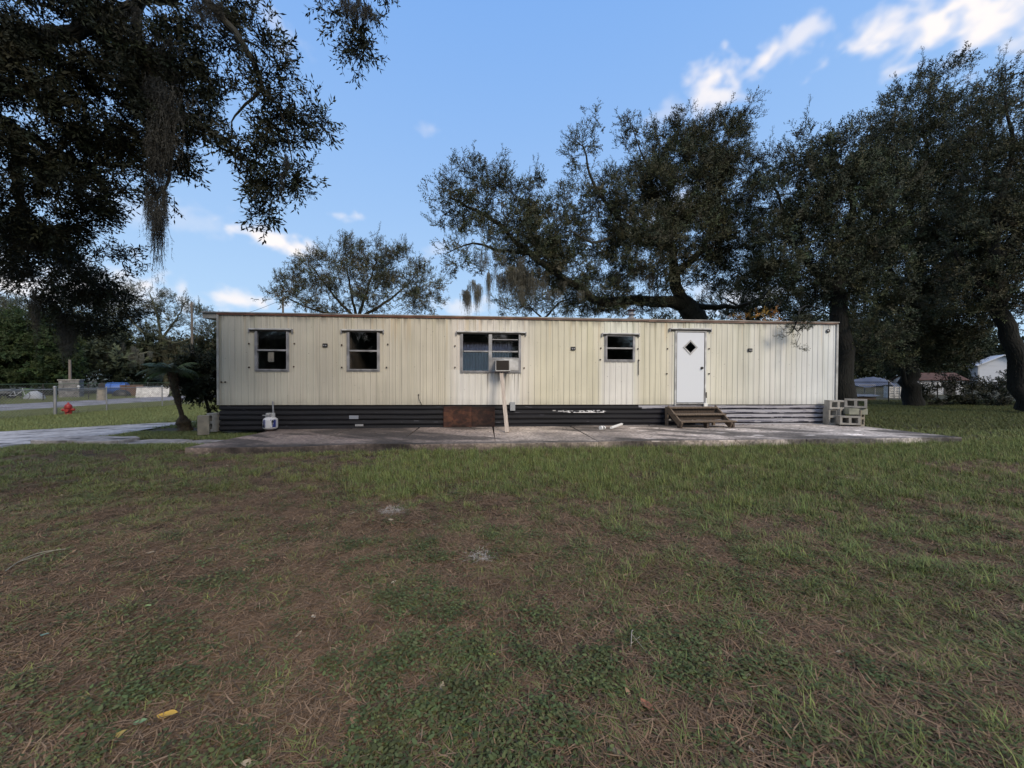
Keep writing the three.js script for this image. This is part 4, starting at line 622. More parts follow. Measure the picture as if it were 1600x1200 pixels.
// the big spreading oak behind the home, right of the middle
{
  const D = 18, base = foot(1092, 640, D), b = blob(D - 1);
  const limbs = [[path([1092, 640, D], [1092, 560, D], [1085, 490, D], [1070, 475, D]), 0.55, 0.42], [path([1070, 475, D], [1052, 430, D - 0.5], [1050, 390, D - 1], [1042, 340, D - 1], [1020, 290, D - 1]), 0.3, 0.07], [path([1070, 475, D], [1010, 468, D - 0.5], [940, 470, D - 1], [900, 448, D - 1.5], [860, 420, D - 2], [830, 398, D - 2], [790, 360, D - 2.4], [745, 330, D - 2.6], [705, 310, D - 2.8]), 0.3, 0.04],
    [path([830, 398, D - 2], [780, 392, D - 2.4], [735, 380, D - 2.8], [700, 395, D - 3]), 0.09, 0.02], [path([1050, 390, D - 1], [990, 360, D - 1.5], [955, 330, D - 1.6], [925, 280, D - 1.8], [912, 230, D - 2]), 0.16, 0.03], [path([1052, 430, D], [1095, 390, D], [1120, 330, D], [1130, 260, D]), 0.2, 0.05], [path([1070, 475, D], [1130, 480, D + 0.5], [1180, 470, D + 0.5], [1220, 440, D]), 0.18, 0.04], [path([1020, 290, D - 1], [1000, 230, D - 1], [982, 185, D - 1]), 0.06, 0.012], [path([990, 360, D - 1.5], [930, 380, D - 2], [890, 360, D - 2.5]), 0.1, 0.03]];
  const bl = [[735, 300, 52, 45, 0.75, -1.5], [705, 330, 32, 42, 0.55, -1.8], [770, 285, 30, 26, 0.45, -1.5], [790, 325, 48, 40, 1.16, -1.2], [845, 315, 40, 32, 0.6, -1], [815, 365, 55, 36, 1.1, -1], [745, 385, 42, 34, 0.6, -1.5], [715, 400, 24, 30, 0.35, -2], [870, 375, 50, 38, 1.59, -0.5], [835, 410, 52, 34, 1.74, -0.8], [890, 420, 42, 30, 1.3, -0.5],
    [908, 305, 28, 42, 0.75, -0.5], [903, 238, 20, 34, 0.55, -0.5], [930, 210, 18, 22, 0.3, -0.5], [972, 310, 40, 45, 1.45, 0], [990, 230, 22, 40, 0.5, 0], [984, 190, 10, 28, 0.3, 0], [1010, 330, 60, 60, 1.89, -0.5], [1070, 290, 62, 62, 2.17, 0], [1055, 230, 40, 40, 1.3, 0.4], [1115, 235, 46, 46, 1.74, 0.5], [1130, 300, 50, 56, 1.89, 0], [1010, 395, 55, 36, 1.59, -1], [1080, 375, 58, 40, 2.03, -0.5], [1140, 380, 40, 48, 1.74, 0], [1120, 430, 32, 26, 1.16, 0], [960, 420, 36, 30, 1.16, -0.5], [945, 370, 30, 26, 0.9, 0], [1045, 425, 40, 22, 1.0, -0.6], [1150, 195, 26, 26, 0.35, 0.5], [1085, 190, 22, 18, 0.35, 0.4], [1168, 180, 14, 16, 0.2, 0.5], [930, 462, 60, 24, 1.45, 0], [1000, 470, 50, 18, 0.8, 0.4]].map(b);
  tree('spreading_oak', 'large spreading live oak with moss rising behind the middle of the home', base, limbs, bl, { seed: 1101, tips: 34, perTip: 7, scatter: 0.34, shoots: 120, size: 0.95, color: [0.056, 0.066, 0.036],
    moss: hangMoss([[742, 440, D - 3, 0.8, 0.9, 7, 24, 14], [764, 425, D - 3, 1.7, 0.6, 5, 5, 16], [729, 455, D - 3, 1.1, 1.1, 6, 7, 10], [746, 450, D - 3, 1.3, 0.8, 5, 6, 10], [800, 415, D - 2.5, 1.4, 2.0, 14, 60, 30], [830, 440, D - 2.5, 1.3, 1.6, 10, 60, 20], [880, 440, D - 2, 0.9, 1.2, 8, 60, 30], [1000, 410, D - 2, 0.9, 1.2, 10, 80, 40], [775, 400, D - 3, 0.8, 1.0, 8, 60, 30]], 1111), mossColor: [0.11, 0.105, 0.08] });
}
// the three oaks at the right
{
  const D = 14.5, base = foot(1322, 640, D), b = blob(D);
  tree('dense_oak', 'dense dark oak standing close behind the right end of the home', base,
    [[path([1322, 640, D], [1318, 560, D], [1312, 500, D], [1305, 450, D]), 0.36, 0.26], [path([1305, 450, D], [1260, 410, D], [1230, 360, D], [1215, 300, D]), 0.16, 0.04], [path([1305, 450, D], [1330, 370, D], [1330, 300, D], [1300, 240, D]), 0.2, 0.05], [path([1305, 450, D], [1370, 390, D], [1400, 310, D], [1400, 230, D]), 0.17, 0.04], [path([1312, 500, D], [1262, 478, D - 2.2], [1250, 490, 10.6], [1244, 505, 10.05], [1236, 520, 9.9]), 0.03, 0.006]],
    [...[[1205, 310, 36, 55, 0.7, 0.5], [1190, 260, 26, 34, 0.35, 0.8], [1255, 300, 52, 58, 1.3], [1235, 390, 56, 56, 1.3], [1300, 330, 62, 66, 1.6], [1310, 250, 46, 40, 1.0], [1345, 225, 40, 40, 0.8], [1270, 225, 28, 26, 0.5], [1360, 320, 60, 70, 1.6], [1290, 430, 60, 40, 1.3], [1200, 450, 44, 34, 0.9, 0.5], [1345, 430, 60, 56, 1.5], [1360, 500, 46, 46, 1.0], [1180, 410, 30, 40, 0.6, 1], [1345, 540, 34, 30, 1.1, 2], [1375, 555, 34, 26, 1.0, 2]].map(b),
      ...[[1228, 519, 6, 7], [1246, 508, 14, 8], [1253, 517, 8, 6], [1262, 512, 5, 4], [1247, 540, 4, 5], [1250, 500, 10, 5]].map(([x, y, rx, ry]) => [...blob(9.95)([x, y, rx, ry, 0.1]), true])],
    { seed: 1201, tips: 33, perTip: 6, scatter: 0.32, shoots: 120, size: 1.0, color: [0.05, 0.062, 0.034], bark: M.barkShaded });
  const D2 = 19, b2 = blob(D2), base2 = foot(1425, 636, D2);
  tree('forked_oak', 'tall oak with a dark forked trunk in the lawn right of the home', base2,
    [[path([1426, 640, D2], [1422, 600, D2], [1420, 560, D2], [1430, 480, D2]), 0.42, 0.3], [path([1414, 625, D2], [1412, 590, D2 - 0.2], [1405, 540, D2 - 0.5]), 0.13, 0.08], [path([1430, 480, D2], [1440, 380, D2], [1450, 280, D2], [1440, 180, D2]), 0.28, 0.05], [path([1430, 480, D2], [1480, 400, D2], [1500, 300, D2], [1520, 200, D2]), 0.2, 0.05], [path([1430, 480, D2], [1390, 420, D2], [1380, 330, D2]), 0.2, 0.05]],
    [[1410, 190, 40, 42, 0.7], [1440, 140, 34, 36, 0.5], [1480, 130, 30, 30, 0.35], [1395, 260, 50, 56, 1.3], [1455, 230, 56, 56, 1.4], [1510, 190, 44, 44, 0.8], [1430, 330, 64, 64, 1.6], [1500, 290, 60, 66, 1.5], [1450, 420, 66, 60, 1.6], [1510, 390, 56, 60, 1.5], [1400, 420, 56, 60, 1.3], [1440, 505, 70, 42, 1.6], [1500, 480, 50, 50, 1.5], [1390, 520, 50, 46, 1.2], [1465, 548, 44, 26, 1.0], [1405, 562, 30, 22, 0.9, 1.0], [1500, 545, 34, 22, 0.8]].map(b2), { seed: 1301, tips: 29, perTip: 6, scatter: 0.42, shoots: 130, size: 1.15, color: [0.05, 0.062, 0.034], bark: M.barkShaded });
  const D3 = 15, b3 = blob(D3), base3 = foot(1606, 640, D3);
  tree('leaning_oak', 'oak with a dark leaning trunk at the right edge of the view', base3,
    [[path([1606, 640, D3], [1592, 580, D3], [1575, 520, D3], [1556, 470, D3], [1550, 420, D3]), 0.34, 0.22], [path([1550, 420, D3], [1560, 330, D3], [1580, 230, D3], [1570, 150, D3]), 0.18, 0.03], [path([1550, 420, D3], [1620, 340, D3], [1680, 260, D3]), 0.2, 0.05], [path([1556, 470, D3], [1510, 430, D3], [1490, 390, D3]), 0.14, 0.04]],
    [[1565, 200, 50, 46, 0.6], [1560, 140, 40, 34, 0.28], [1600, 250, 50, 56, 0.9], [1560, 300, 54, 60, 1.4], [1600, 370, 50, 60, 1.1], [1540, 390, 54, 56, 1.5], [1590, 450, 50, 40, 1.1], [1520, 460, 46, 44, 1.3], [1680, 330, 90, 100, 0.9], [1700, 200, 80, 70, 0.5], [1680, 450, 80, 60, 0.7]].map(b3), { seed: 1401, tips: 32, perTip: 6, scatter: 0.36, shoots: 90, size: 1, color: [0.056, 0.064, 0.034], bark: M.barkShaded });
}
// smaller trees behind the home
{
  const D = 34, b = blob(D);
  tree('open_oak', 'grey green open crowned oak rising behind the left half of the home', foot(560, 600, D), [[path([560, 610, D], [560, 540, D], [558, 500, D]), 0.4, 0.3], [path([558, 500, D], [520, 460, D], [490, 420, D]), 0.16, 0.05], [path([558, 500, D], [575, 450, D], [590, 400, D]), 0.18, 0.05], [path([558, 500, D], [620, 460, D], [650, 430, D]), 0.16, 0.04], [path([558, 500, D], [480, 480, D], [440, 460, D]), 0.14, 0.04], [path([558, 500, D], [545, 440, D], [540, 400, D]), 0.14, 0.04]],
    [[500, 425, 34, 28, 0.8], [540, 405, 36, 26, 0.7], [590, 400, 38, 24, 0.8], [625, 420, 36, 28, 0.8], [660, 445, 30, 26, 0.7], [455, 455, 34, 22, 0.7], [560, 440, 50, 30, 0.9], [610, 465, 56, 26, 0.9], [500, 470, 50, 22, 0.9], [675, 475, 18, 18, 0.6], [430, 470, 14, 16, 0.3]].map(b), { seed: 1501, tips: 12, perTip: 7, scatter: 0.75, shoots: 60, shootLen: 1.4, size: 1.5, color: [0.075, 0.082, 0.048], bark: M.bark });
  const E = 38, e = blob(E);
  tree('low_oak', 'low distant oak seen under the big oak just above the roof', foot(850, 600, E), [[path([850, 610, E], [850, 540, E], [848, 500, E]), 0.35, 0.25], [path([848, 500, E], [880, 470, E], [930, 465, E]), 0.12, 0.04], [path([848, 500, E], [820, 470, E]), 0.12, 0.04]],
    [[810, 470, 34, 22, 0.9], [845, 458, 34, 26, 0.9], [890, 470, 40, 22, 0.9], [940, 480, 40, 16, 0.8]].map(e), { seed: 1601, tips: 12, perTip: 6, scatter: 0.8, shoots: 30, size: 1.6, color: [0.06, 0.07, 0.04] });
  const H = 27, h = blob(H);
  tree('broad_oak', 'dark oak behind the roof between the big oak and the dense one', foot(1170, 600, H), [[path([1170, 610, H], [1172, 540, H], [1170, 490, H]), 0.35, 0.25], [path([1170, 490, H], [1200, 440, H], [1210, 380, H]), 0.14, 0.05], [path([1170, 490, H], [1130, 465, H]), 0.12, 0.05]], [[1140, 470, 40, 24, 0.9], [1200, 455, 44, 36, 1.0], [1215, 390, 40, 46, 0.8], [1240, 470, 44, 32, 1.2], [1130, 484, 40, 16, 1.2], [1200, 484, 44, 18, 1.2], [1270, 485, 40, 22, 1.2], [1060, 490, 40, 14, 0.8]].map(h), { seed: 1651, tips: 13, perTip: 6, scatter: 0.6, shoots: 20, size: 1.4, color: [0.045, 0.055, 0.032] });
  const y = blob(20); tree('golden_bush', 'small bush with yellow orange leaves showing just above the roof edge', foot(1185, 600, 20), [[path([1185, 610, 20], [1186, 550, 20], [1188, 505, 20]), 0.08, 0.04]], [[1180, 497, 22, 9, 1.2], [1205, 495, 18, 8, 1], [1160, 500, 14, 7, 0.8]].map(y), { seed: 1671, category: 'bush', tips: 14, perTip: 4, scatter: 0.3, size: 0.8, color: [0.5, 0.3, 0.07] });
}
// left: across the street
{
  const D = 50, b = blob(D);
  tree('mossy_oak', 'wide oak with pale bare limbs and moss across the street', foot(265, 610, D), [[path([262, 612, D], [258, 560, D], [252, 530, D]), 0.5, 0.35], [path([252, 530, D], [225, 520, D - 2], [205, 500, D - 3], [190, 470, D - 3]), 0.2, 0.06], [path([252, 530, D], [245, 490, D - 1], [232, 455, D - 2]), 0.2, 0.05], [path([252, 530, D], [280, 535, D - 2], [305, 525, D - 2]), 0.2, 0.05], [path([252, 530, D], [275, 500, D], [290, 470, D]), 0.18, 0.05], [path([258, 560, D], [230, 550, D - 4], [205, 560, D - 5]), 0.18, 0.05]],
    [[150, 500, 40, 38, 1, -2], [190, 470, 34, 28, 0.8, -2], [230, 475, 34, 28, 0.6], [270, 490, 36, 26, 0.7], [305, 510, 34, 26, 0.7], [330, 530, 24, 26, 0.7], [180, 530, 46, 40, 1.1], [230, 540, 40, 30, 0.7], [280, 555, 50, 30, 1.0], [150, 570, 50, 34, 1.1, 2], [215, 580, 50, 26, 1.1, 2], [310, 570, 40, 30, 1, 2], [120, 540, 34, 40, 1, 2]].map(b), { seed: 1701, tips: 7.5, perTip: 5, scatter: 0.9, shoots: 60, shootLen: 1.4, size: 1.7, color: [0.062, 0.072, 0.042], bark: M.barkPale,
    moss: hangMoss([[140, 555, D - 6, 3.0, 2, 9, 24, 30], [190, 545, D - 6, 2.6, 2, 8, 70, 30], [215, 550, D - 6, 2.2, 1.8, 6, 40, 20], [125, 540, D - 6, 2.6, 2, 5, 20, 20]], 1711), mossColor: [0.1, 0.105, 0.09] });
  const E = 36, e = blob(E);
  tree('dense_evergreen', 'dense dark green tree at the far left across the street', foot(40, 625, E), [[path([40, 625, E], [42, 590, E], [44, 540, E]), 0.35, 0.12]], [[20, 530, 34, 36, 1.6], [60, 525, 30, 34, 1.5], [40, 510, 40, 22, 1.3], [90, 550, 26, 36, 1.4], [30, 570, 50, 34, 1.8], [75, 575, 34, 30, 1.6], [-20, 545, 40, 55, 1.2], [100, 585, 18, 20, 0.9]].map(e), { seed: 1801, tips: 13, perTip: 5, scatter: 0.55, size: 1.3, sprays: sprayDense, color: [0.032, 0.055, 0.018], up: 0.1 });
  const H = 62, h = blob(H); tree('grey_oak', 'hazy grey green tree behind the dense dark tree at far left', foot(10, 600, H), [[path([10, 606, H], [12, 540, H], [20, 500, H]), 0.4, 0.2]], [[15, 495, 40, 26, 1], [-20, 490, 40, 30, 1], [60, 500, 30, 20, 0.8], [120, 480, 40, 24, 0.7]].map(h), { seed: 1851, tips: 5, perTip: 5, scatter: 1.2, size: 2.4, color: [0.075, 0.09, 0.06] });
}
// little palm with a skirt of dead leaf bases, and the dark bush at the corner
{
  const D = 9.7, base = foot(289, 672, D), B = V(...base), t = thing('small_palm', 'small leaning palm with shaggy brown trunk and drooping fronds by the corner', 'palm tree', base), r = rng(1901);
  const c = new THREE.CatmullRomCurve3([P(289, 674, D), P(285, 652, D), P(279, 630, D), P(272, 600, D), P(270, 582, D)].map((p) => p.sub(B)));
  const rad = (u) => u < 0.16 ? 0.16 - 0.02 * Math.sin(u * 20) : u < 0.26 ? lerp(0.15, 0.06, (u - 0.16) / 0.1) : u < 0.5 ? lerp(0.045, 0.055, (u - 0.26) / 0.24) : lerp(0.07, 0.085, (u - 0.5) / 0.5);
  const trunk = new THREE.TubeGeometry(c, 40, 1, 12), p = trunk.attributes.position, n = trunk.attributes.normal, u = trunk.attributes.uv; for (let i = 0; i < p.count; i++) { const k = rad(u.getX(i)) * (0.85 + 0.3 * hash(i % 13 === 12 ? i - 12 : i, 2, 11)) - 1; p.setXYZ(i, p.getX(i) + n.getX(i) * k, p.getY(i) + n.getY(i) * k, p.getZ(i) + n.getZ(i) * k); } trunk.computeVertexNormals();
  obj('trunk', trunk, mat(0.1, 0.062, 0.045, { map: barkT, roughness: 1, bumpMap: barkB, bumpScale: 0.03 }), t);
  const scales = []; for (let k = 0; k < 170; k++) { const uu = k < 40 ? r() * 0.2 : 0.42 + 0.58 * r(), o = c.getPoint(uu), a = r() * 6.28, q = rad(uu) * 0.9, out = V(Math.cos(a), 0.55, Math.sin(a)).normalize(); scales.push(new THREE.ConeGeometry(0.022, 0.09 + 0.05 * r(), 4).scale(1, 1, 0.4).applyQuaternion(new THREE.Quaternion().setFromUnitVectors(V(0, 1, 0), out)).translate(o.x + Math.cos(a) * q, o.y + 0.02, o.z + Math.sin(a) * q)); }
  tag(obj('leaf_bases', scales, mat(0.095, 0.045, 0.032, { roughness: 1 }), t), null, null, null, 'stuff');
  const top = c.getPoint(1);
  for (let k = 0; k < 20; k++) {
    const a = k * 2.4 + r() * 0.4, el = 0.25 + 1.1 * r(), L = 0.5 + 0.3 * r(), pos = [], dir = V(Math.cos(a), 0, Math.sin(a)), side = V(-Math.sin(a), 0, Math.cos(a)); let q = top.clone(), ang = el; const m = 18, pts = [];
    for (let i = 0; i <= m; i++) { pts.push(q.clone()); q.add(dir.clone().multiplyScalar(Math.cos(ang) * L / m)).add(V(0, Math.sin(ang) * L / m, 0)); ang -= 0.075 + 0.03 * r(); }
    for (let i = 0; i < m; i++) { const A = pts[i], Bq = pts[i + 1], w = 0.006; pos.push(A.x + side.x * w, A.y, A.z + side.z * w, A.x - side.x * w, A.y, A.z - side.z * w, Bq.x, Bq.y, Bq.z); if (i > 2) for (const s of [-1, 1]) for (let z = 0; z < 2; z++) { const l = 0.3 * Math.sin(Math.PI * (0.18 + 0.78 * i / m)), o = A.clone().lerp(Bq, z / 2), e = o.clone().addScaledVector(side, s * l * 0.8).addScaledVector(dir, l * 0.5).add(V(0, -l * (0.25 + 0.3 * r()), 0)); pos.push(o.x, o.y, o.z, o.x + dir.x * 0.016, o.y + 0.003, o.z + dir.z * 0.016, e.x, e.y, e.z); } }
    const g = new THREE.BufferGeometry(); g.setAttribute('position', new THREE.Float32BufferAttribute(pos, 3)); g.computeVertexNormals(); obj('frond', g, mat(0.05 + 0.02 * r(), 0.075 + 0.02 * r(), 0.026, { roughness: 0.6 }), t);
  }
  const E = 10.3, e = blob(E);
  tree('corner_bush', 'dark dense evergreen bush growing against the left end of the home', foot(325, 660, E), [[path([325, 665, E], [322, 630, E], [318, 600, E]), 0.06, 0.03]], [[312, 598, 26, 34, 2.4], [320, 572, 20, 20, 2.0], [300, 590, 16, 20, 1.6], [328, 625, 14, 22, 1.8], [305, 585, 18, 18, 1.4], [330, 590, 14, 26, 1.6], [300, 600, 12, 14, 1]].map(e), { seed: 1951, category: 'bush', tips: 46, perTip: 6, scatter: 0.16, size: 0.55, sprays: sprayDense, color: [0.026, 0.036, 0.018] });
}
// vines over the fence at the right, and woods beyond
{
  const D = 19.5, b = blob(D);
  tree('fence_vines', 'dark tangle of vines and shrubs grown over the fence at the right', foot(1520, 640, D), [[path([1520, 640, D], [1520, 620, D], [1518, 605, D]), 0.05, 0.02]], [[1460, 625, 22, 20, 1.2], [1500, 618, 26, 24, 1.4], [1540, 622, 28, 22, 1.4], [1580, 620, 30, 26, 1.4], [1620, 615, 30, 30, 1], [1440, 620, 12, 16, 0.5], [1560, 640, 40, 10, 0.9], [1595, 600, 14, 10, 0.3]].map(b), { seed: 2001, category: 'vine', tips: 17, perTip: 5, scatter: 0.3, size: 0.8, sprays: sprayDense, color: [0.03, 0.036, 0.02] });
  const r = rng(2101), mats = [[], []], cols = [[], []];
  const wood = (x, z, h, rad) => { for (let k = 0; k < 40; k++) { const a = r() * 6.28, q = Math.sqrt(r()) * rad, y = gy(x, z) + h * Math.pow(r(), 0.8), v = r() < 0.5 ? 0 : 1; mats[v].push(placeM(V(x + Math.cos(a) * q * (1 - 0.3 * y / h), y, z + Math.sin(a) * q), V(r() - 0.5, 0.5 + r() * 0.6, r() - 0.5).normalize(), r() * 6.28, 4 + 2.5 * r())); const br = 0.6 + 0.6 * r(); cols[v].push(new THREE.Color().setRGB(0.05 * br, 0.062 * br, 0.034 * br)); } };
  for (let k = 0; k < 150; k++) { const a = -1.75 + 3.5 * k / 149, R = (a > 0.6 ? 86 : 62) + 16 * r(); wood(Math.sin(a) * R, -Math.cos(a) * R, 3.5 + 3 * r(), 3.2); }
  for (let k = 0; k < 50; k++) { const x = 22 + 60 * r(); wood(x, -62 - 8 * r(), 6 + 4 * r(), 3); }
  for (let k = 0; k < 56; k++) { const x = -45 + 90 * k / 55; wood(x, 34 + 6 * r(), 3 + 5 * r(), 2.6); }
  const g = new THREE.Group(); g.name = numbered('woods'); scene.add(g); tag(g, 'dark belt of distant trees closing the view behind the yard', 'woods', null, 'stuff');
  mats.forEach((m, i) => inst('tree_mass', sprayDense[i], M.leaf, m, cols[i], g).userData.kind = 'stuff');
}

// ---------------------------------------------------------------- left: fence, hydrant, things across the street
function chainMesh(w, h, pitch, rad) { // straight wires both ways, in the plane z = 0, from x = 0 to w
  const out = []; for (const s of [1, -1]) for (let c = -h; c < w; c += pitch) { let x0 = c, x1 = c + h, y0 = 0, y1 = h; if (x0 < 0) { y0 = -x0; x0 = 0; } if (x1 > w) { y1 -= x1 - w; x1 = w; } if (x1 - x0 < 0.02) continue; const a = s > 0 ? V(x0, y0, 0) : V(x0, h - y0, 0), b = s > 0 ? V(x1, y1, 0) : V(x1, h - y1, 0); out.push(rod(a, b, rad, rad, 3)); } return merge(out);
}
{
  const X = -20.6, zs = [-12.8, -17.3, -19.5, -22.6, -25.6, -28.6, -31.6], h = 1.2, t = thing('chain_link_fence', 'galvanised chain link fence along the street at the left', 'fence', [X, -0.25, zs[0]]);
  const wire = mat(0.2, 0.2, 0.21, { roughness: 0.5, metalness: 0.3 });
  zs.forEach((z, i) => { const big = i === 1, q = V(0, -0.3, z - zs[0]), rr = big ? 0.055 : i === 0 ? 0.05 : 0.028; obj('post', [rod(q, V(0, h + (big ? 0.06 : 0.02), z - zs[0]), rr, rr, 12), new THREE.SphereGeometry(rr * 1.15, 12, 8).translate(0, h + (big ? 0.07 : 0.03), z - zs[0])], M.galv, t); });
  obj('top_rail', [rod(V(0, h - 0.02, 0), V(0, h - 0.02, zs.at(-1) - zs[0]), 0.021, 0.021, 8)], M.galv, t);
  obj('brace', [rod(V(0, h - 0.1, zs[1] - zs[0]), V(0, h - 0.08, zs[2] - zs[0]), 0.015)], M.galv, t);
  for (let i = 0; i < zs.length - 1; i++) obj('wire_mesh', chainMesh(zs[i] - zs[i + 1] - 0.05, h - 0.06, 0.11, 0.0055).rotateY(Math.PI / 2).translate(0, 0.02, zs[i] - zs[0] - 0.025), wire, t);
}
{
  const p = P(107, 648.5, 17.4), t = thing('fire_hydrant', 'red fire hydrant in the grass verge by the street fence', 'fire hydrant', [p.x, gy(p.x, p.z) - 0.02, p.z], 0.5);
  obj('barrel', [lathe([[0.001, 0], [0.15, 0], [0.15, 0.04], [0.11, 0.05], [0.105, 0.34], [0.14, 0.35], [0.14, 0.385], [0.11, 0.39]], 24)], M.red, t);
  obj('bonnet', [lathe([[0.11, 0.39], [0.13, 0.4], [0.12, 0.46], [0.08, 0.52], [0.035, 0.545], [0.03, 0.6], [0.001, 0.605]], 24)], M.red, t);
  for (const a of [0, Math.PI]) obj('hose_outlet', [new THREE.CylinderGeometry(0.055, 0.06, 0.1, 14).rotateZ(Math.PI / 2).translate(0.15, 0.27, 0).rotateY(a), new THREE.CylinderGeometry(0.02, 0.02, 0.03, 5).rotateZ(Math.PI / 2).translate(0.21, 0.27, 0).rotateY(a)], M.red, t);
  obj('pumper_outlet', [new THREE.CylinderGeometry(0.075, 0.08, 0.1, 16).rotateX(Math.PI / 2).translate(0, 0.25, 0.14)], M.red, t);
}
{ // stone pillar with cap, across the street
  const D = 34, p = P(112, 624, D), t = thing('stone_pillar', 'squat grey stone pillar with flat cap across the street', 'pillar', [p.x, gy(p.x, p.z), p.z], 0.6), s = D / F, w = 1.2, h = 1.5, r = rng(2201), tones = [0.3, 0.24, 0.36, 0.2].map((k) => mat(k, k * 0.98, k * 0.97, { map: grainT, roughness: 0.95 }));
  obj('core', [bx(w - 0.08, h, w - 0.08, 0, h / 2, 0)], mat(0.14, 0.135, 0.13), t);
  for (let row = 0; row < 9; row++) for (let side = 0; side < 4; side++) { let x = -w / 2; while (x < w / 2 - 0.02) { const l = Math.min(0.2 + r() * 0.3, w / 2 - x); const g = bx(l - 0.02, h / 9 - 0.02, 0.05, x + l / 2, (row + 0.5) * h / 9, w / 2 - 0.02 + r() * 0.02).rotateY(side * Math.PI / 2); obj('stone', g, tones[Math.floor(r() * 4)], t); x += l; } }
  obj('cap', [bx(w + 0.14, 0.1, w + 0.14, 0, h + 0.05, 0, 0.02)], mat(0.4, 0.38, 0.35, { map: grainT, roughness: 0.9 }), t);
  const q = P(123, 604, D - 1.2), lm = obj('round_lamp', [new THREE.SphereGeometry(0.1, 16, 12), new THREE.CylinderGeometry(0.05, 0.06, 0.16, 10).translate(0, -0.14, 0)], M.whitePaint); lm.position.copy(q); tag(lm, 'small white round fitting on the side of the stone pillar', 'lamp');
  const z = P(109.5, 598, D + 1), wp = obj('wooden_post', [new THREE.CylinderGeometry(0.09, 0.11, 3.4, 10).translate(0, 1.7, 0)], mat(0.3, 0.26, 0.24, { map: woodT, roughness: 0.9 })); wp.position.set(z.x, gy(z.x, z.z), z.z); tag(wp, 'weathered pale post rising just behind the stone pillar', 'post');
}
{ // brown concrete mailbox post with dark box on it
  const D = 29, p = P(159, 633, D), t = thing('mailbox', 'mailbox with black box on a rough concrete post by the street', 'mailbox', [p.x, gy(p.x, p.z), p.z], 0.9);
  obj('post', [new THREE.CylinderGeometry(0.24, 0.28, 0.95, 7).translate(0, 0.475, 0)], M.blockTan, t);
  obj('box', [(() => { const s = new THREE.Shape(); s.moveTo(-0.16, 0); s.lineTo(0.16, 0); s.lineTo(0.16, 0.18); s.absarc(0, 0.18, 0.16, 0, Math.PI); s.closePath(); return new THREE.ExtrudeGeometry(s, { depth: 0.55, bevelSize: 0.01, bevelThickness: 0.01 }).translate(0, 1.0, -0.27); })()], M.dark, t);
  obj('bracket', [bx(0.3, 0.05, 0.45, 0, 0.975, 0)], M.wood, t); obj('flag', [bx(0.01, 0.16, 0.04, 0.18, 1.2, 0.1)], M.aluDull, t);
}
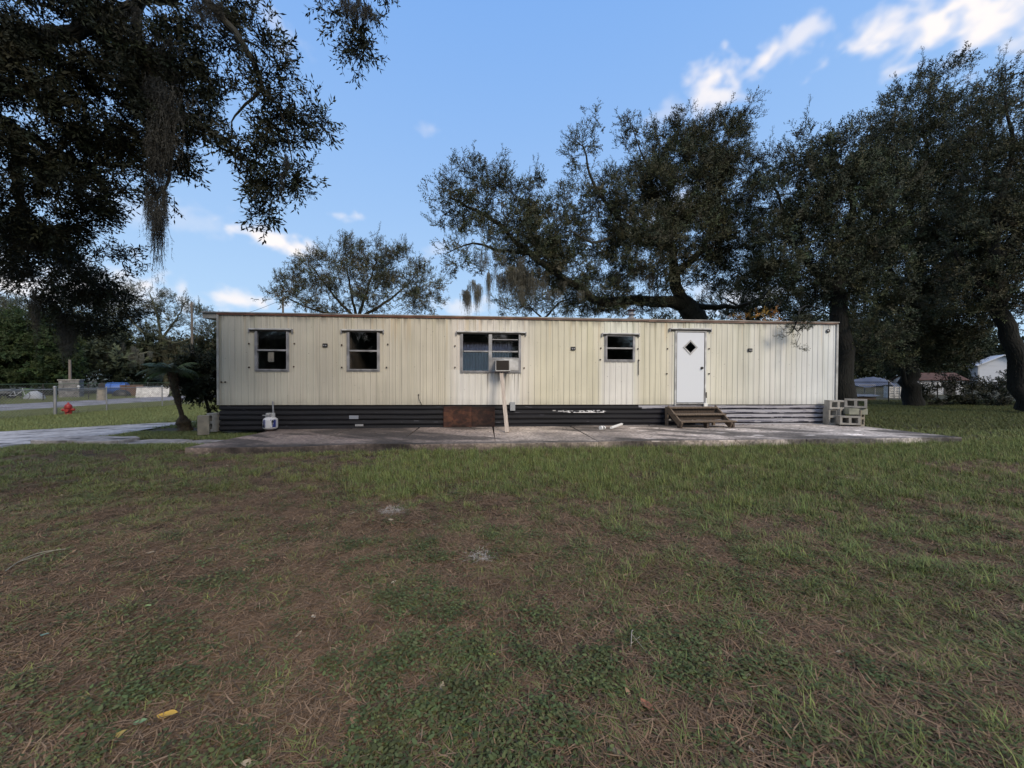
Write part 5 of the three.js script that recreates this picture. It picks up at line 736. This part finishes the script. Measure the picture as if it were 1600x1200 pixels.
{ // clutter along the far side of the street
  const D = 37, at = (px, py, d = D) => { const p = P(px, py, d); return [p.x, gy(p.x, p.z), p.z]; };
  const s1 = thing('blue_bin', 'blue plastic barrel lying beside dark bags across the street', 'barrel', at(184, 621), 0.5); obj('drum', [lathe([[0.001, -0.75], [0.5, -0.75], [0.55, -0.7], [0.57, 0], [0.55, 0.7], [0.5, 0.75], [0.001, 0.75]], 22).rotateZ(Math.PI / 2).translate(0, 0.75, 0)], mat(0.03, 0.1, 0.36, { roughness: 0.45 }), s1); obj('hoop', [-0.35, 0.35].map((x) => new THREE.TorusGeometry(0.575, 0.03, 6, 24).rotateY(Math.PI / 2).translate(x, 0.75, 0)), mat(0.02, 0.07, 0.27, { roughness: 0.5 }), s1);
  const s2 = obj('rubbish_bag', [(() => { const g = new THREE.SphereGeometry(0.55, 16, 12), p = g.attributes.position; for (let i = 0; i < p.count; i++) { const k = 1 + 0.22 * (fbm(p.getX(i) * 3 + 9, p.getY(i) * 3 + p.getZ(i) * 2, 5, 3) - 0.5); p.setXYZ(i, p.getX(i) * 1.3 * k, Math.max(-0.1, p.getY(i) * k), p.getZ(i) * k); } g.computeVertexNormals(); return g; })()], M.black); s2.position.set(...at(190, 622, D - 1.2)); s2.position.y += 0.12; tag(s2, 'black rubbish bag in front of the blue barrel across the street', 'bag');
  const s3 = thing('wicker_chest', 'reddish brown wooden crate next to the white sheet across the street', 'crate', at(208, 621), 0.55); for (let k = 0; k < 5; k++) obj('slat', [bx(1.6, 0.17, 0.05, 0, 0.1 + k * 0.2, 0.4), bx(0.05, 0.17, 0.75, -0.78, 0.1 + k * 0.2, 0), bx(0.05, 0.17, 0.75, 0.78, 0.1 + k * 0.2, 0)], mat(0.22, 0.12, 0.085, { map: woodT }), s3); obj('lid', [bx(1.66, 0.06, 0.88, 0, 1.04, 0)], mat(0.26, 0.18, 0.14, { map: woodT }), s3);
  const s4 = thing('white_sheet', 'white board leaning aslant by the street, right of the brown crate', 'board', at(238, 621, 34), 0.55); obj('board', [bx(2.2, 1.0, 0.05, 0, 0.48, 0, 0.01).rotateX(-0.4)], mat(0.74, 0.72, 0.68, { map: grainT }), s4); obj('rim', [bx(2.26, 0.06, 0.06, 0, 0.99, 0).rotateX(-0.4), bx(2.26, 0.06, 0.06, 0, 0.0, 0).rotateX(-0.4)], M.whitePaint, s4);
  const s5 = thing('green_bin', 'green rubbish bin among clutter at the far left across the street', 'bin', at(43, 626, 31), 0.3); obj('tub', [new THREE.CylinderGeometry(0.3, 0.24, 0.8, 4, 1).rotateY(0.78).translate(0, 0.42, 0)], mat(0.1, 0.16, 0.07, { roughness: 0.6 }), s5); obj('lid', [bx(0.5, 0.05, 0.52, 0, 0.85, 0, 0.02)], mat(0.11, 0.18, 0.08, { roughness: 0.6 }), s5); for (const x of [-0.2, 0.2]) obj('wheel', [new THREE.CylinderGeometry(0.08, 0.08, 0.05, 14).rotateZ(Math.PI / 2).translate(x, 0.08, -0.22)], M.black, s5);
  const s6 = thing('bicycle', 'old bicycle leaning among clutter left of the green bin', 'bicycle', at(27, 628, 30), 0.2); for (const x of [-0.5, 0.5]) obj('wheel', [new THREE.TorusGeometry(0.32, 0.022, 6, 28).translate(x, 0.34, 0), ...[0, 1, 2, 3].map((k) => rod(V(-0.31, 0, 0), V(0.31, 0, 0), 0.004, 0.004, 4).rotateZ(k * 0.785).translate(x, 0.34, 0))], M.black, s6); obj('frame', [rod(V(-0.5, 0.34, 0), V(-0.1, 0.34, 0), 0.018), rod(V(-0.1, 0.34, 0), V(-0.22, 0.8, 0), 0.018), rod(V(-0.5, 0.34, 0), V(-0.2, 0.72, 0), 0.014), rod(V(-0.1, 0.34, 0), V(0.36, 0.75, 0), 0.02), rod(V(-0.2, 0.74, 0), V(0.35, 0.8, 0), 0.018), rod(V(0.5, 0.34, 0), V(0.34, 0.92, 0), 0.018)], mat(0.45, 0.47, 0.5, { roughness: 0.4 }), s6); obj('saddle', [bx(0.22, 0.05, 0.13, -0.23, 0.83, 0, 0.02)], M.black, s6); obj('handlebar', [rod(V(0.33, 0.94, -0.25), V(0.33, 0.94, 0.25), 0.014)], M.alu, s6);
  const s7 = thing('grey_trailer', 'low grey utility cart at the far left edge across the street', 'cart', at(6, 628, 31), 0.2); obj('bed', [bx(1.8, 0.35, 1.0, 0, 0.65, 0, 0.02)], mat(0.17, 0.18, 0.19, { map: grainT }), s7); for (const z of [-0.55, 0.55]) obj('wheel', [new THREE.CylinderGeometry(0.3, 0.3, 0.14, 18).rotateX(Math.PI / 2).translate(0, 0.3, z)], M.black, s7); obj('drawbar', [rod(V(0.9, 0.55, 0), V(1.6, 0.4, 0), 0.03)], M.aluDull, s7);
  const s8 = thing('grey_tarp', 'crumpled grey tarp heap to the right of the green bin', 'tarp', at(54, 626, 31)); obj('cover', [(() => { const g = new THREE.SphereGeometry(0.6, 18, 12), p = g.attributes.position; for (let i = 0; i < p.count; i++) p.setY(i, Math.max(0, p.getY(i) * (0.8 + 0.5 * fbm(p.getX(i) * 3, p.getZ(i) * 3, 8, 3)))); g.computeVertexNormals(); return g; })()], mat(0.3, 0.32, 0.34, { roughness: 0.6 }), s8);
  // the fence on the far side
  const far = thing('far_fence', 'dark chain link fence on the far side of the street', 'fence', [-34.2, -0.25, -22]); for (let k = 0; k < 12; k++) obj('post', [rod(V(0, -0.2, -k * 3), V(0, 1.3, -k * 3), 0.03, 0.03, 8)], M.dark, far); obj('top_rail', [rod(V(0, 1.28, 0), V(0, 1.28, -33), 0.022)], mat(0.05, 0.09, 0.05), far); obj('wire_mesh', chainMesh(33, 1.26, 0.16, 0.004).rotateY(Math.PI / 2), mat(0.06, 0.08, 0.06), far);
}
// poles and wires
{
  const pole = (label, px, py0, D, h) => { const p = P(px, py0, D), t = thing('utility_pole', label, 'utility pole', [p.x, gy(p.x, p.z) - 0.1, p.z], 0, 'utility poles beyond the home'), H = p.y - gy(p.x, p.z); obj('post', [new THREE.CylinderGeometry(0.1, 0.15, H, 10).translate(0, H / 2, 0)], mat(0.2, 0.18, 0.16, { map: woodT, roughness: 0.9 }), t); obj('insulator', [new THREE.CylinderGeometry(0.05, 0.06, 0.2, 8).translate(0.15, H - 0.15, 0), new THREE.CylinderGeometry(0.05, 0.06, 0.2, 8).translate(-0.15, H - 0.35, 0)], M.aluDull, t); return V(p.x, p.y, p.z); };
  const a = pole('grey wooden utility pole seen left of the home', 299.5, 471, 42), b = pole('thin utility pole behind the left of the open crowned oak', 442, 462, 46);
  const wire = (p, q, sag, label) => { const m = p.clone().lerp(q, 0.5); m.y -= sag; tag(obj('power_line', [tubePath([p, m, q], 0.018, 30, 4)], M.dark), label, 'power line'); };
  wire(a.clone().add(V(0, -0.5, 0)), P(190, 448, 50), 0.3, 'power line running left from the grey utility pole'); wire(a.clone().add(V(0, -0.6, 0)), b.clone().add(V(0, -0.5, 0)), 1.2, 'power line slung between the two utility poles');
}
// ---------------------------------------------------------------- right: neighbours seen under the trees
{
  const D = 50, p = P(1566, 606, D), hs = thing('white_house', 'white clapboard house with gable seen under the trees at far right', 'house', [p.x, 0, p.z], -0.58), w = 4.2, h = 2.9, gM = mat(0.6, 0.62, 0.66, { roughness: 0.6 });
  obj('wall', [bx(w, h, 3, 0, h / 2 + 0.3, -1.5)], mat(0.56, 0.58, 0.62), hs);
  for (let k = 0; k < 16; k++) obj('clapboard', [bx(w + 0.02, h / 16 - 0.012, 0.05, 0, 0.3 + (k + 0.5) * h / 16, 0.02).rotateX(-0.0)], gM, hs);
  const s = new THREE.Shape(); s.moveTo(-w / 2, 0); s.lineTo(w / 2, 0); s.lineTo(0, 1.2); s.closePath(); obj('gable', [new THREE.ExtrudeGeometry(s, { depth: 0.08, bevelEnabled: false }).translate(0, h + 0.3, -0.02)], gM, hs);
  for (const q of [-1, 1]) obj('roof', [bx(2.75, 0.1, 3.6, 0, 0, -1.5).rotateZ(-q * 0.52).translate(q * 1.15, h + 0.3 + 0.62, 0.15)], mat(0.62, 0.64, 0.68, { roughness: 0.6 }), hs); obj('corner_trim', [bx(0.14, h, 0.14, -w / 2, h / 2 + 0.3, 0.02)], M.whitePaint, hs);
  const E = 33, q = P(1468, 612, E), sh = thing('small_shed', 'low white shed with rusty red roof seen past the forked oak', 'shed', [q.x, 0, q.z], -0.2); obj('wall', [bx(3.6, 1.3, 2.4, 0, 0.65, -1.2)], mat(0.6, 0.62, 0.66, { map: grainT }), sh); const ss = new THREE.Shape(); ss.moveTo(-1.2, 0); ss.lineTo(1.2, 0); ss.lineTo(0, 0.55); ss.closePath(); obj('gable', [new THREE.ExtrudeGeometry(ss, { depth: 3.6, bevelEnabled: false }).rotateY(Math.PI / 2).translate(-1.8, 1.3, -1.2)], mat(0.6, 0.62, 0.66), sh); for (const k of [-1, 1]) obj('roof', [bx(4.0, 0.06, 1.5, 0, 0, 0).rotateX(k * 0.43).translate(0, 1.6, -1.2 + k * 0.66)], mat(0.11, 0.055, 0.042, { map: grainT, roughness: 0.9 }), sh); obj('door', [bx(0.8, 1.1, 0.04, 0.7, 0.56, 0.022)], M.dark, sh);
  const c = P(1402, 617, 27), cr = thing('white_crate', 'white slatted crate standing left of the forked oak trunk', 'crate', [c.x, 0, c.z], -0.3); for (let k = 0; k < 5; k++) for (const z of [0, -0.6]) obj('slat', [bx(0.95, 0.12, 0.03, 0, 0.1 + k * 0.17, z)], M.whitePaint, cr); for (const x of [-0.46, -0.15, 0.15, 0.46]) obj('upright', [bx(0.06, 0.86, 0.03, x, 0.43, 0.032)], M.whitePaint, cr); obj('side', [bx(0.03, 0.86, 0.57, -0.46, 0.43, -0.3), bx(0.03, 0.86, 0.57, 0.46, 0.43, -0.3)], M.whitePaint, cr);
  const g = P(1352, 612, 31), tp = thing('tarp_shelter', 'low shelter of blue grey tarp on thin poles behind the back fence', 'shelter', [g.x, 0, g.z], 0); obj('tarp', [(() => { const k = new THREE.PlaneGeometry(3.6, 1.4, 18, 8), p = k.attributes.position; for (let i = 0; i < p.count; i++) p.setZ(i, 0.12 * Math.sin(p.getX(i) * 2.2) + 0.08 * (hash(i, 1, 1) - 0.5)); k.rotateX(-1.1).translate(0.4, 1.15, 0); k.computeVertexNormals(); return k; })()], mat(0.06, 0.075, 0.12, { roughness: 0.7 }), tp); for (const x of [-1.3, 0.4, 2.1]) obj('pole', [rod(V(x, 0, 0.4), V(x, 0.95, 0.4), 0.03), rod(V(x, 0, -0.5), V(x, 1.4, -0.5), 0.03)], M.aluDull, tp); obj('cross_bar', [rod(V(-1.3, 0.9, 0.42), V(2.1, 0.9, 0.42), 0.025), rod(V(1.3, 1.3, 0.5), V(2.3, 0, 0.7), 0.04)], M.aluDull, tp);
  const t2 = thing('grey_tarpaulin', 'flat blue grey tarpaulin draped low right of the home', 'tarp', [P(1333, 611, 25).x, 0, -25]); obj('cover', [(() => { const k = new THREE.PlaneGeometry(2.4, 1.4, 16, 10), p = k.attributes.position; for (let i = 0; i < p.count; i++) p.setZ(i, 0.32 - 0.12 * Math.abs(p.getY(i)) + 0.16 * fbm(p.getX(i) * 1.5 + 4, p.getY(i) * 2 + 4, 6, 3)); k.rotateX(-Math.PI / 2); k.computeVertexNormals(); return k; })()], mat(0.1, 0.115, 0.15, { roughness: 0.7 }), t2); obj('stack', [bx(2.0, 0.24, 1.1, 0, 0.12, 0, 0.03)], M.woodDark, t2);
  const f0 = P(1312, 630, 22), ff = thing('back_fence', 'dark chain link fence across the back of the lawn at right', 'fence', [f0.x, 0, f0.z]); const L = 14; for (let k = 0; k <= 5; k++) obj('post', [rod(V(k * 2.8, -0.2, 0), V(k * 2.8, 1.24, 0), 0.028, 0.028, 8)], M.dark, ff); obj('top_rail', [rod(V(0, 1.22, 0), V(L, 1.22, 0), 0.02)], M.dark, ff); obj('wire_mesh', chainMesh(L, 1.2, 0.12, 0.0035), M.dark, ff);
}

// ---------------------------------------------------------------- grass, thatch, weeds, litter
function bladesGeo(seed, n, h, w, rad, lean) {
  const r = rng(seed), pos = []; for (let k = 0; k < n; k++) { const a = r() * 6.28, q = Math.sqrt(r()) * rad, o = V(Math.cos(a) * q, -0.005, Math.sin(a) * q), b = r() * 6.28, H = h * (0.45 + 0.75 * r()), l = lean * (0.3 + r()), s = V(-Math.sin(b), 0, Math.cos(b)).multiplyScalar(w * (0.6 + 0.6 * r())), m = o.clone().add(V(Math.cos(b) * l * 0.3 * H, H * 0.55, Math.sin(b) * l * 0.3 * H)), e = o.clone().add(V(Math.cos(b) * l * H, H, Math.sin(b) * l * H)); const A = o.clone().add(s), B = o.clone().sub(s), C = m.clone().addScaledVector(s, 0.75), D = m.clone().addScaledVector(s, -0.75); pos.push(...A.toArray(), ...B.toArray(), ...C.toArray(), ...C.toArray(), ...B.toArray(), ...D.toArray(), ...C.toArray(), ...D.toArray(), ...e.toArray()); }
  const g = new THREE.BufferGeometry(); g.setAttribute('position', new THREE.Float32BufferAttribute(pos, 3)); g.computeVertexNormals(); return g;
}
function strawGeo(seed, n, rad) { const r = rng(seed), pos = []; for (let k = 0; k < n; k++) { const a = r() * 6.28, q = Math.sqrt(r()) * rad, o = V(Math.cos(a) * q, r() * r() * 0.03, Math.sin(a) * q), b = r() * 6.28, l = 0.03 + 0.09 * r(), up = (r() - 0.35) * 0.35, d = V(Math.cos(b), up, Math.sin(b)).multiplyScalar(l), m = o.clone().addScaledVector(d, 0.5).add(V((r() - 0.5) * 0.015, 0.006 * r(), (r() - 0.5) * 0.015)), e = o.clone().add(d), s = V(-Math.sin(b), 0.4 * (r() - 0.5), Math.cos(b)).multiplyScalar(0.0011 + 0.0012 * r()); const A = o.clone().add(s), B = o.clone().sub(s), C = m.clone().add(s), D = m.clone().sub(s); pos.push(...A.toArray(), ...B.toArray(), ...C.toArray(), ...C.toArray(), ...B.toArray(), ...D.toArray(), ...C.toArray(), ...D.toArray(), ...e.toArray()); } const g = new THREE.BufferGeometry(); g.setAttribute('position', new THREE.Float32BufferAttribute(pos, 3)); g.computeVertexNormals(); return g; }
function weedGeo(seed) { const r = rng(seed), pos = []; for (let k = 0; k < 13; k++) { const a = r() * 6.28, q = 0.01 + 0.05 * r(), o = V(Math.cos(a) * q, 0.012 + 0.03 * r(), Math.sin(a) * q), b = r() * 6.28, l = 0.007 + 0.008 * r(), d = V(Math.cos(b), 0.5 * (r() - 0.3), Math.sin(b)).normalize(), s = V(-Math.sin(b), (r() - 0.5) * 0.6, Math.cos(b)), P6 = [o, o.clone().addScaledVector(d, l * 0.4).addScaledVector(s, l * 0.42), o.clone().addScaledVector(d, l * 1.1).addScaledVector(s, l * 0.3), o.clone().addScaledVector(d, l * 1.5), o.clone().addScaledVector(d, l * 1.1).addScaledVector(s, -l * 0.3), o.clone().addScaledVector(d, l * 0.4).addScaledVector(s, -l * 0.42)]; for (let i = 1; i < 5; i++) pos.push(...P6[0].toArray(), ...P6[i].toArray(), ...P6[i + 1].toArray()); pos.push(o.x, o.y, o.z, 0.002, 0, 0, -0.002, 0, 0); } const g = new THREE.BufferGeometry(); g.setAttribute('position', new THREE.Float32BufferAttribute(pos, 3)); g.computeVertexNormals(); return g; }
{
  const r = rng(3001), gG = [bladesGeo(1, 11, 0.075, 0.0024, 0.05, 0.7), bladesGeo(2, 14, 0.13, 0.0026, 0.06, 0.55), bladesGeo(3, 10, 0.09, 0.003, 0.035, 0.9), bladesGeo(4, 16, 0.1, 0.005, 0.11, 0.7)], sG = [strawGeo(11, 44, 0.11), strawGeo(12, 44, 0.11), strawGeo(13, 44, 0.12)], wG = [weedGeo(21), weedGeo(22), weedGeo(23)];
  const gm = gG.map(() => []), gc = gG.map(() => []), smt = sG.map(() => []), scl = sG.map(() => []), wm = wG.map(() => []), wc = wG.map(() => []), C = (a, b, c, k) => new THREE.Color().setRGB(a * k, b * k, c * k), Y = V(0, 1, 0);
  const put = (ms, cs, v, x, z, s, sy, c) => { ms[v].push(new THREE.Matrix4().compose(V(x, gy(x, z), z), new THREE.Quaternion().setFromAxisAngle(Y, r() * 6.28), V(s, sy, s))); cs[v].push(c); };
  const green = (q, k = 1) => { const h = r(); return r() < 0.16 ? C(0.2, 0.165, 0.09, k * (0.6 + 0.5 * r())) : C(0.125 + 0.06 * h + 0.02 * q.dead, 0.175 + 0.035 * h, 0.064, k * (0.65 + 0.65 * r())); };
  const free = (x, z) => !onSlab(x, z, 0.0) && !onTrailer(x, z) && !(onDrive(x, z)) && !onPath(x, z) && !onRoad(x);
  // rings of distance; x range follows the view with a margin
  const bands = [[0.75, 2.0, 700, 1500, 3000], [2.0, 3.4, 520, 1200, 1700], [3.4, 5.2, 280, 800, 700], [5.2, 8.2, 110, 460, 90]];
  for (const [d0, d1, nS, nG, nW] of bands) {
    const area = (w) => (d1 - d0) * 2 * w; const wide = 1.36 * d1 + 0.5, A = area(wide);
    for (let k = 0; k < A * nS; k++) { const d = lerp(d0, d1, r()), x = (r() * 2 - 1) * wide; if (Math.abs(x) > 1.36 * d + 0.5 || !free(x, -d)) continue; const q = lawn(x, -d); if (r() > 0.3 + 0.7 * q.dead && r() < q.tall) continue; const br = 0.3 + 1.0 * r(), h = r(); put(smt, scl, Math.floor(r() * 3), x, -d, 0.85 + 0.5 * r(), 0.8 + 0.6 * r() * (1 - 0.3 * q.dead), C(0.185 + 0.06 * h, 0.112 + 0.055 * h, 0.064 + 0.04 * h, br)); }
    for (let k = 0; k < A * nG; k++) { const d = lerp(d0, d1, r()), x = (r() * 2 - 1) * wide; if (Math.abs(x) > 1.36 * d + 0.5 || !free(x, -d)) continue; const q = lawn(x, -d); const cl = fbm(x * 5.5 + 40, -d * 5.5 + 40, 351, 3), ck = lerp(step(0.36, 0.62, cl), 1, 0.65 * q.tall); const near = step(5.4, 3.2, d) * (1 - 0.35 * step(1.2, 3, x) * step(1.8, 3.2, d)); if (r() > (q.green * 0.9 + 0.14) * ck * 1.5 * (1 - 0.22 * near)) continue; const t = q.tall, right = step(0.6, 2.4, x) * step(4.4, 3, d); let v = r() < t ? (r() < 0.6 ? 1 : 0) : r() < 0.3 + 0.4 * right ? 2 : 0; const s = 0.75 + 0.5 * r(), sy = (0.6 + 0.5 * r()) * (0.7 + 0.5 * ck) * (1 - 0.42 * near) * lerp(0.75, 0.86, t) * (1 + (right && r() < 0.12 ? 0.9 : 0)); put(gm, gc, v, x, -d, s, sy, green(q, 0.95)); }
    for (let k = 0; k < A * nW; k++) { const d = lerp(d0, d1, r()), x = (r() * 2 - 1) * wide; if (Math.abs(x) > 1.36 * d + 0.5 || !free(x, -d)) continue; const q = lawn(x, -d); if (r() > q.weed) continue; put(wm, wc, Math.floor(r() * 3), x, -d, 0.8 + 0.7 * r(), 0.7 + 0.7 * r(), C(0.085 + 0.03 * r(), 0.11 + 0.02 * r(), 0.046, 0.5 + 0.7 * r())); }
  }
  const farm = (n, x0, x1, z0, z1, s0, ok) => { for (let k = 0; k < n; k++) { const x = lerp(x0, x1, r()), z = lerp(z0, z1, r()); if (!free(x, z) || (ok && !ok(x, z))) continue; const q = lawn(x, z); put(gm, gc, 3, x, z, s0 * (0.7 + 0.6 * r()), s0 * (0.5 + 0.5 * r()), C(0.13 + 0.04 * r(), 0.175, 0.066, (x > 8 && z < -10 ? 0.62 : 1) * (0.75 + 0.5 * r()))); } };
  farm(9000, -13, -5.6, -9.6, -7.2, 0.8); farm(30000, -25.3, -8, -26, -10.5, 1.1); farm(24000, 8, 30, -24, -7, 1.0, (x, z) => x / -z < 1.5); farm(9000, -25.3, -7, -40, -26, 1.3); farm(9000, -46, -32.4, -60, -18, 1.5);
  const lawnG = new THREE.Group(); lawnG.name = numbered('grass'); scene.add(lawnG); tag(lawnG, 'patchy green lawn grass growing through the dead thatch', 'grass', null, 'stuff');
  gG.forEach((g, i) => { if (gm[i].length) inst('grass_blades', g, M.leaf, gm[i], gc[i], lawnG).userData.kind = 'stuff'; });
  const th = new THREE.Group(); th.name = numbered('dead_thatch'); scene.add(th); tag(th, 'dry brown thatch of dead grass lying over the bare yard', 'dead grass', null, 'stuff'); sG.forEach((g, i) => inst('straw', g, M.moss, smt[i], scl[i], th).userData.kind = 'stuff');
  const wd = new THREE.Group(); wd.name = numbered('lawn_weeds'); scene.add(wd); tag(wd, 'low dark green broadleaf weeds creeping through the lawn', 'weeds', null, 'stuff'); wG.forEach((g, i) => inst('weed_leaves', g, M.leaf, wm[i], wc[i], wd).userData.kind = 'stuff');
  console.log('grass', gm.map((m) => m.length), 'straw', smt.map((m) => m.length), 'weeds', wm.map((m) => m.length));
  // fallen leaves that can be picked out
  const leafG = (() => { const g = new THREE.PlaneGeometry(1, 0.4, 8, 4), p = g.attributes.position; for (let i = 0; i < p.count; i++) { const x = p.getX(i) * 2, y = p.getY(i) / 0.2, w = Math.max(0, 1 - x * x) * (1 - 0.25 * x); p.setXYZ(i, x / 2, y * 0.2 * w, 0.06 * x * x + 0.1 * y * y * w * 0.5 + 0.03 * Math.sin(x * 4)); } g.rotateX(-Math.PI / 2); g.computeVertexNormals(); return g; })();
  const leafAt = (label, px, py, len, ang, c) => { const p = G(px, py, 0), o = obj('fallen_leaf', leafG, mat(c[0], c[1], c[2], { roughness: 0.7 })); o.position.set(p.x, gy(p.x, p.z) + 0.03, p.z); o.rotation.set(0.15 * (r() - 0.5), ang, 0.2 * (r() - 0.5)); o.scale.set(len * 0.9, len, len * 1.15); tag(o, label, 'leaf'); };
  leafAt('bright yellow fallen leaf, the largest of those at bottom left', 262, 1123, 0.085, 0.25, [0.5, 0.31, 0.05]); leafAt('narrow yellow leaf on the ground left of the bright one', 184, 1158, 0.062, 1.1, [0.36, 0.27, 0.08]); leafAt('pale green fallen leaf between two yellow ones at bottom left', 219, 1135, 0.055, 0.5, [0.16, 0.25, 0.12]); leafAt('tan fallen leaf lying in brown thatch above the yellow leaves', 256, 1063, 0.05, 0.3, [0.42, 0.32, 0.22]); leafAt('small pale green leaf on brown thatch left of centre', 232, 954, 0.05, -0.2, [0.22, 0.3, 0.12]); leafAt('yellow green leaf in weeds below the middle of the view', 767, 1029, 0.05, 0.1, [0.42, 0.4, 0.07]);
  leafAt('pale tan leaf standing out on thatch in the middle foreground', 615, 913, 0.055, 1.1, [0.4, 0.36, 0.26]); leafAt('tan curled leaf a little right of the centre foreground', 490, 966, 0.05, -0.8, [0.4, 0.34, 0.25]); leafAt('reddish brown leaf lying in weeds at bottom right of centre', 1011, 1118, 0.075, -1.0, [0.24, 0.1, 0.055]); leafAt('pale brown leaf flat on thatch in the right foreground', 1166, 1061, 0.05, 0, [0.36, 0.28, 0.2]); leafAt('blue green fallen leaf at far left foreground', 70, 1000, 0.045, 0.3, [0.12, 0.19, 0.15]); leafAt('dark red leaf half hidden in thatch at bottom left', 128, 1160, 0.06, -0.4, [0.2, 0.07, 0.04]);
  // a dry stick, a broken dead stalk and two pale dead clumps
  { const p = [G(8, 902), G(30, 886), G(62, 871), G(104, 864)].map((q) => { q.y = gy(q.x, q.z) + 0.035; return q; }), m = mat(0.22, 0.21, 0.17, { roughness: 0.9 }); tag(obj('dry_stick', [tubePath(p, 0.004, 24, 5), rod(p[1], p[1].clone().add(V(0.12, 0.03, -0.14)), 0.004, 0.002, 4)], m), 'long pale dry stick lying on the lawn at the left edge', 'stick');
    const c = G(985, 1022); c.y = gy(c.x, c.z); tag(obj('dead_stalk', [tubePath([c, c.clone().add(V(0.01, 0.04, -0.02)), c.clone().add(V(0.035, 0.055, -0.09)), c.clone().add(V(0.06, 0.03, -0.14))], 0.0026, 14, 5), rod(c.clone().add(V(0.01, 0.04, -0.02)), c.clone().add(V(0.07, 0.05, -0.06)), 0.002, 0.001, 4), rod(c.clone().add(V(0.03, 0.05, -0.08)), c.clone().add(V(0.1, 0.01, 0.09)), 0.002, 0.001, 4)], mat(0.3, 0.275, 0.235, { roughness: 0.9 })), 'broken pale dead stalk in the thatch right of centre in the foreground', 'stalk');
    for (const [label, px, py, n] of [['pale grey dead clump on the lawn left of the middle', 615, 801, 26], ['pale grey dead clump among weeds just left of the centre foreground', 757, 871, 18]]) { const q = G(px, py), gs = []; for (let k = 0; k < n; k++) gs.push(strawGeo(60 + k, 8, 0.06).scale(1.1, 1, 0.9).rotateY(k).translate((r() - 0.5) * 0.16, 0.012, (r() - 0.5) * 0.12)); const o = obj('dead_clump', gs, mat(0.4, 0.36, 0.31, { roughness: 1 })); o.position.set(q.x, gy(q.x, q.z), q.z); tag(o, label, 'dead grass clump'); } }
  const lm = [], lc = []; for (let k = 0; k < 260; k++) { const d = 0.9 + 6 * Math.pow(r(), 1.3), x = (r() * 2 - 1) * (1.35 * d); if (!free(x, -d)) continue; lm.push(new THREE.Matrix4().compose(V(x, gy(x, -d) + 0.018 + 0.012 * r(), -d), new THREE.Quaternion().setFromEuler(new THREE.Euler((r() - 0.5) * 0.7, r() * 6.28, (r() - 0.5) * 0.7)), V(1, 1, 1).multiplyScalar(0.03 + 0.04 * r()))); lc.push(r() < 0.6 ? C(0.2, 0.13, 0.08, 0.6 + r()) : C(0.3, 0.25, 0.18, 0.5 + 0.7 * r())); }
  for (let k = 0; k < 120; k++) { const s = lerp(1.3, 16, r()), n = lerp(0.1, 2.4, r() * r()), p = fromTrailer(s, n, SLAB_Y + 0.008); lm.push(new THREE.Matrix4().compose(p, new THREE.Quaternion().setFromEuler(new THREE.Euler((r() - 0.5) * 0.4, r() * 6.28, (r() - 0.5) * 0.4)), V(1, 1, 1).multiplyScalar(0.03 + 0.04 * r()))); lc.push(C(0.14, 0.095, 0.065, 0.5 + r())); }
  tag(inst('leaf_litter', leafG, M.moss, lm, lc), 'scattered dry brown leaves over lawn and slab', 'leaf litter', null, 'stuff');
}
renderer.render(scene, camera);
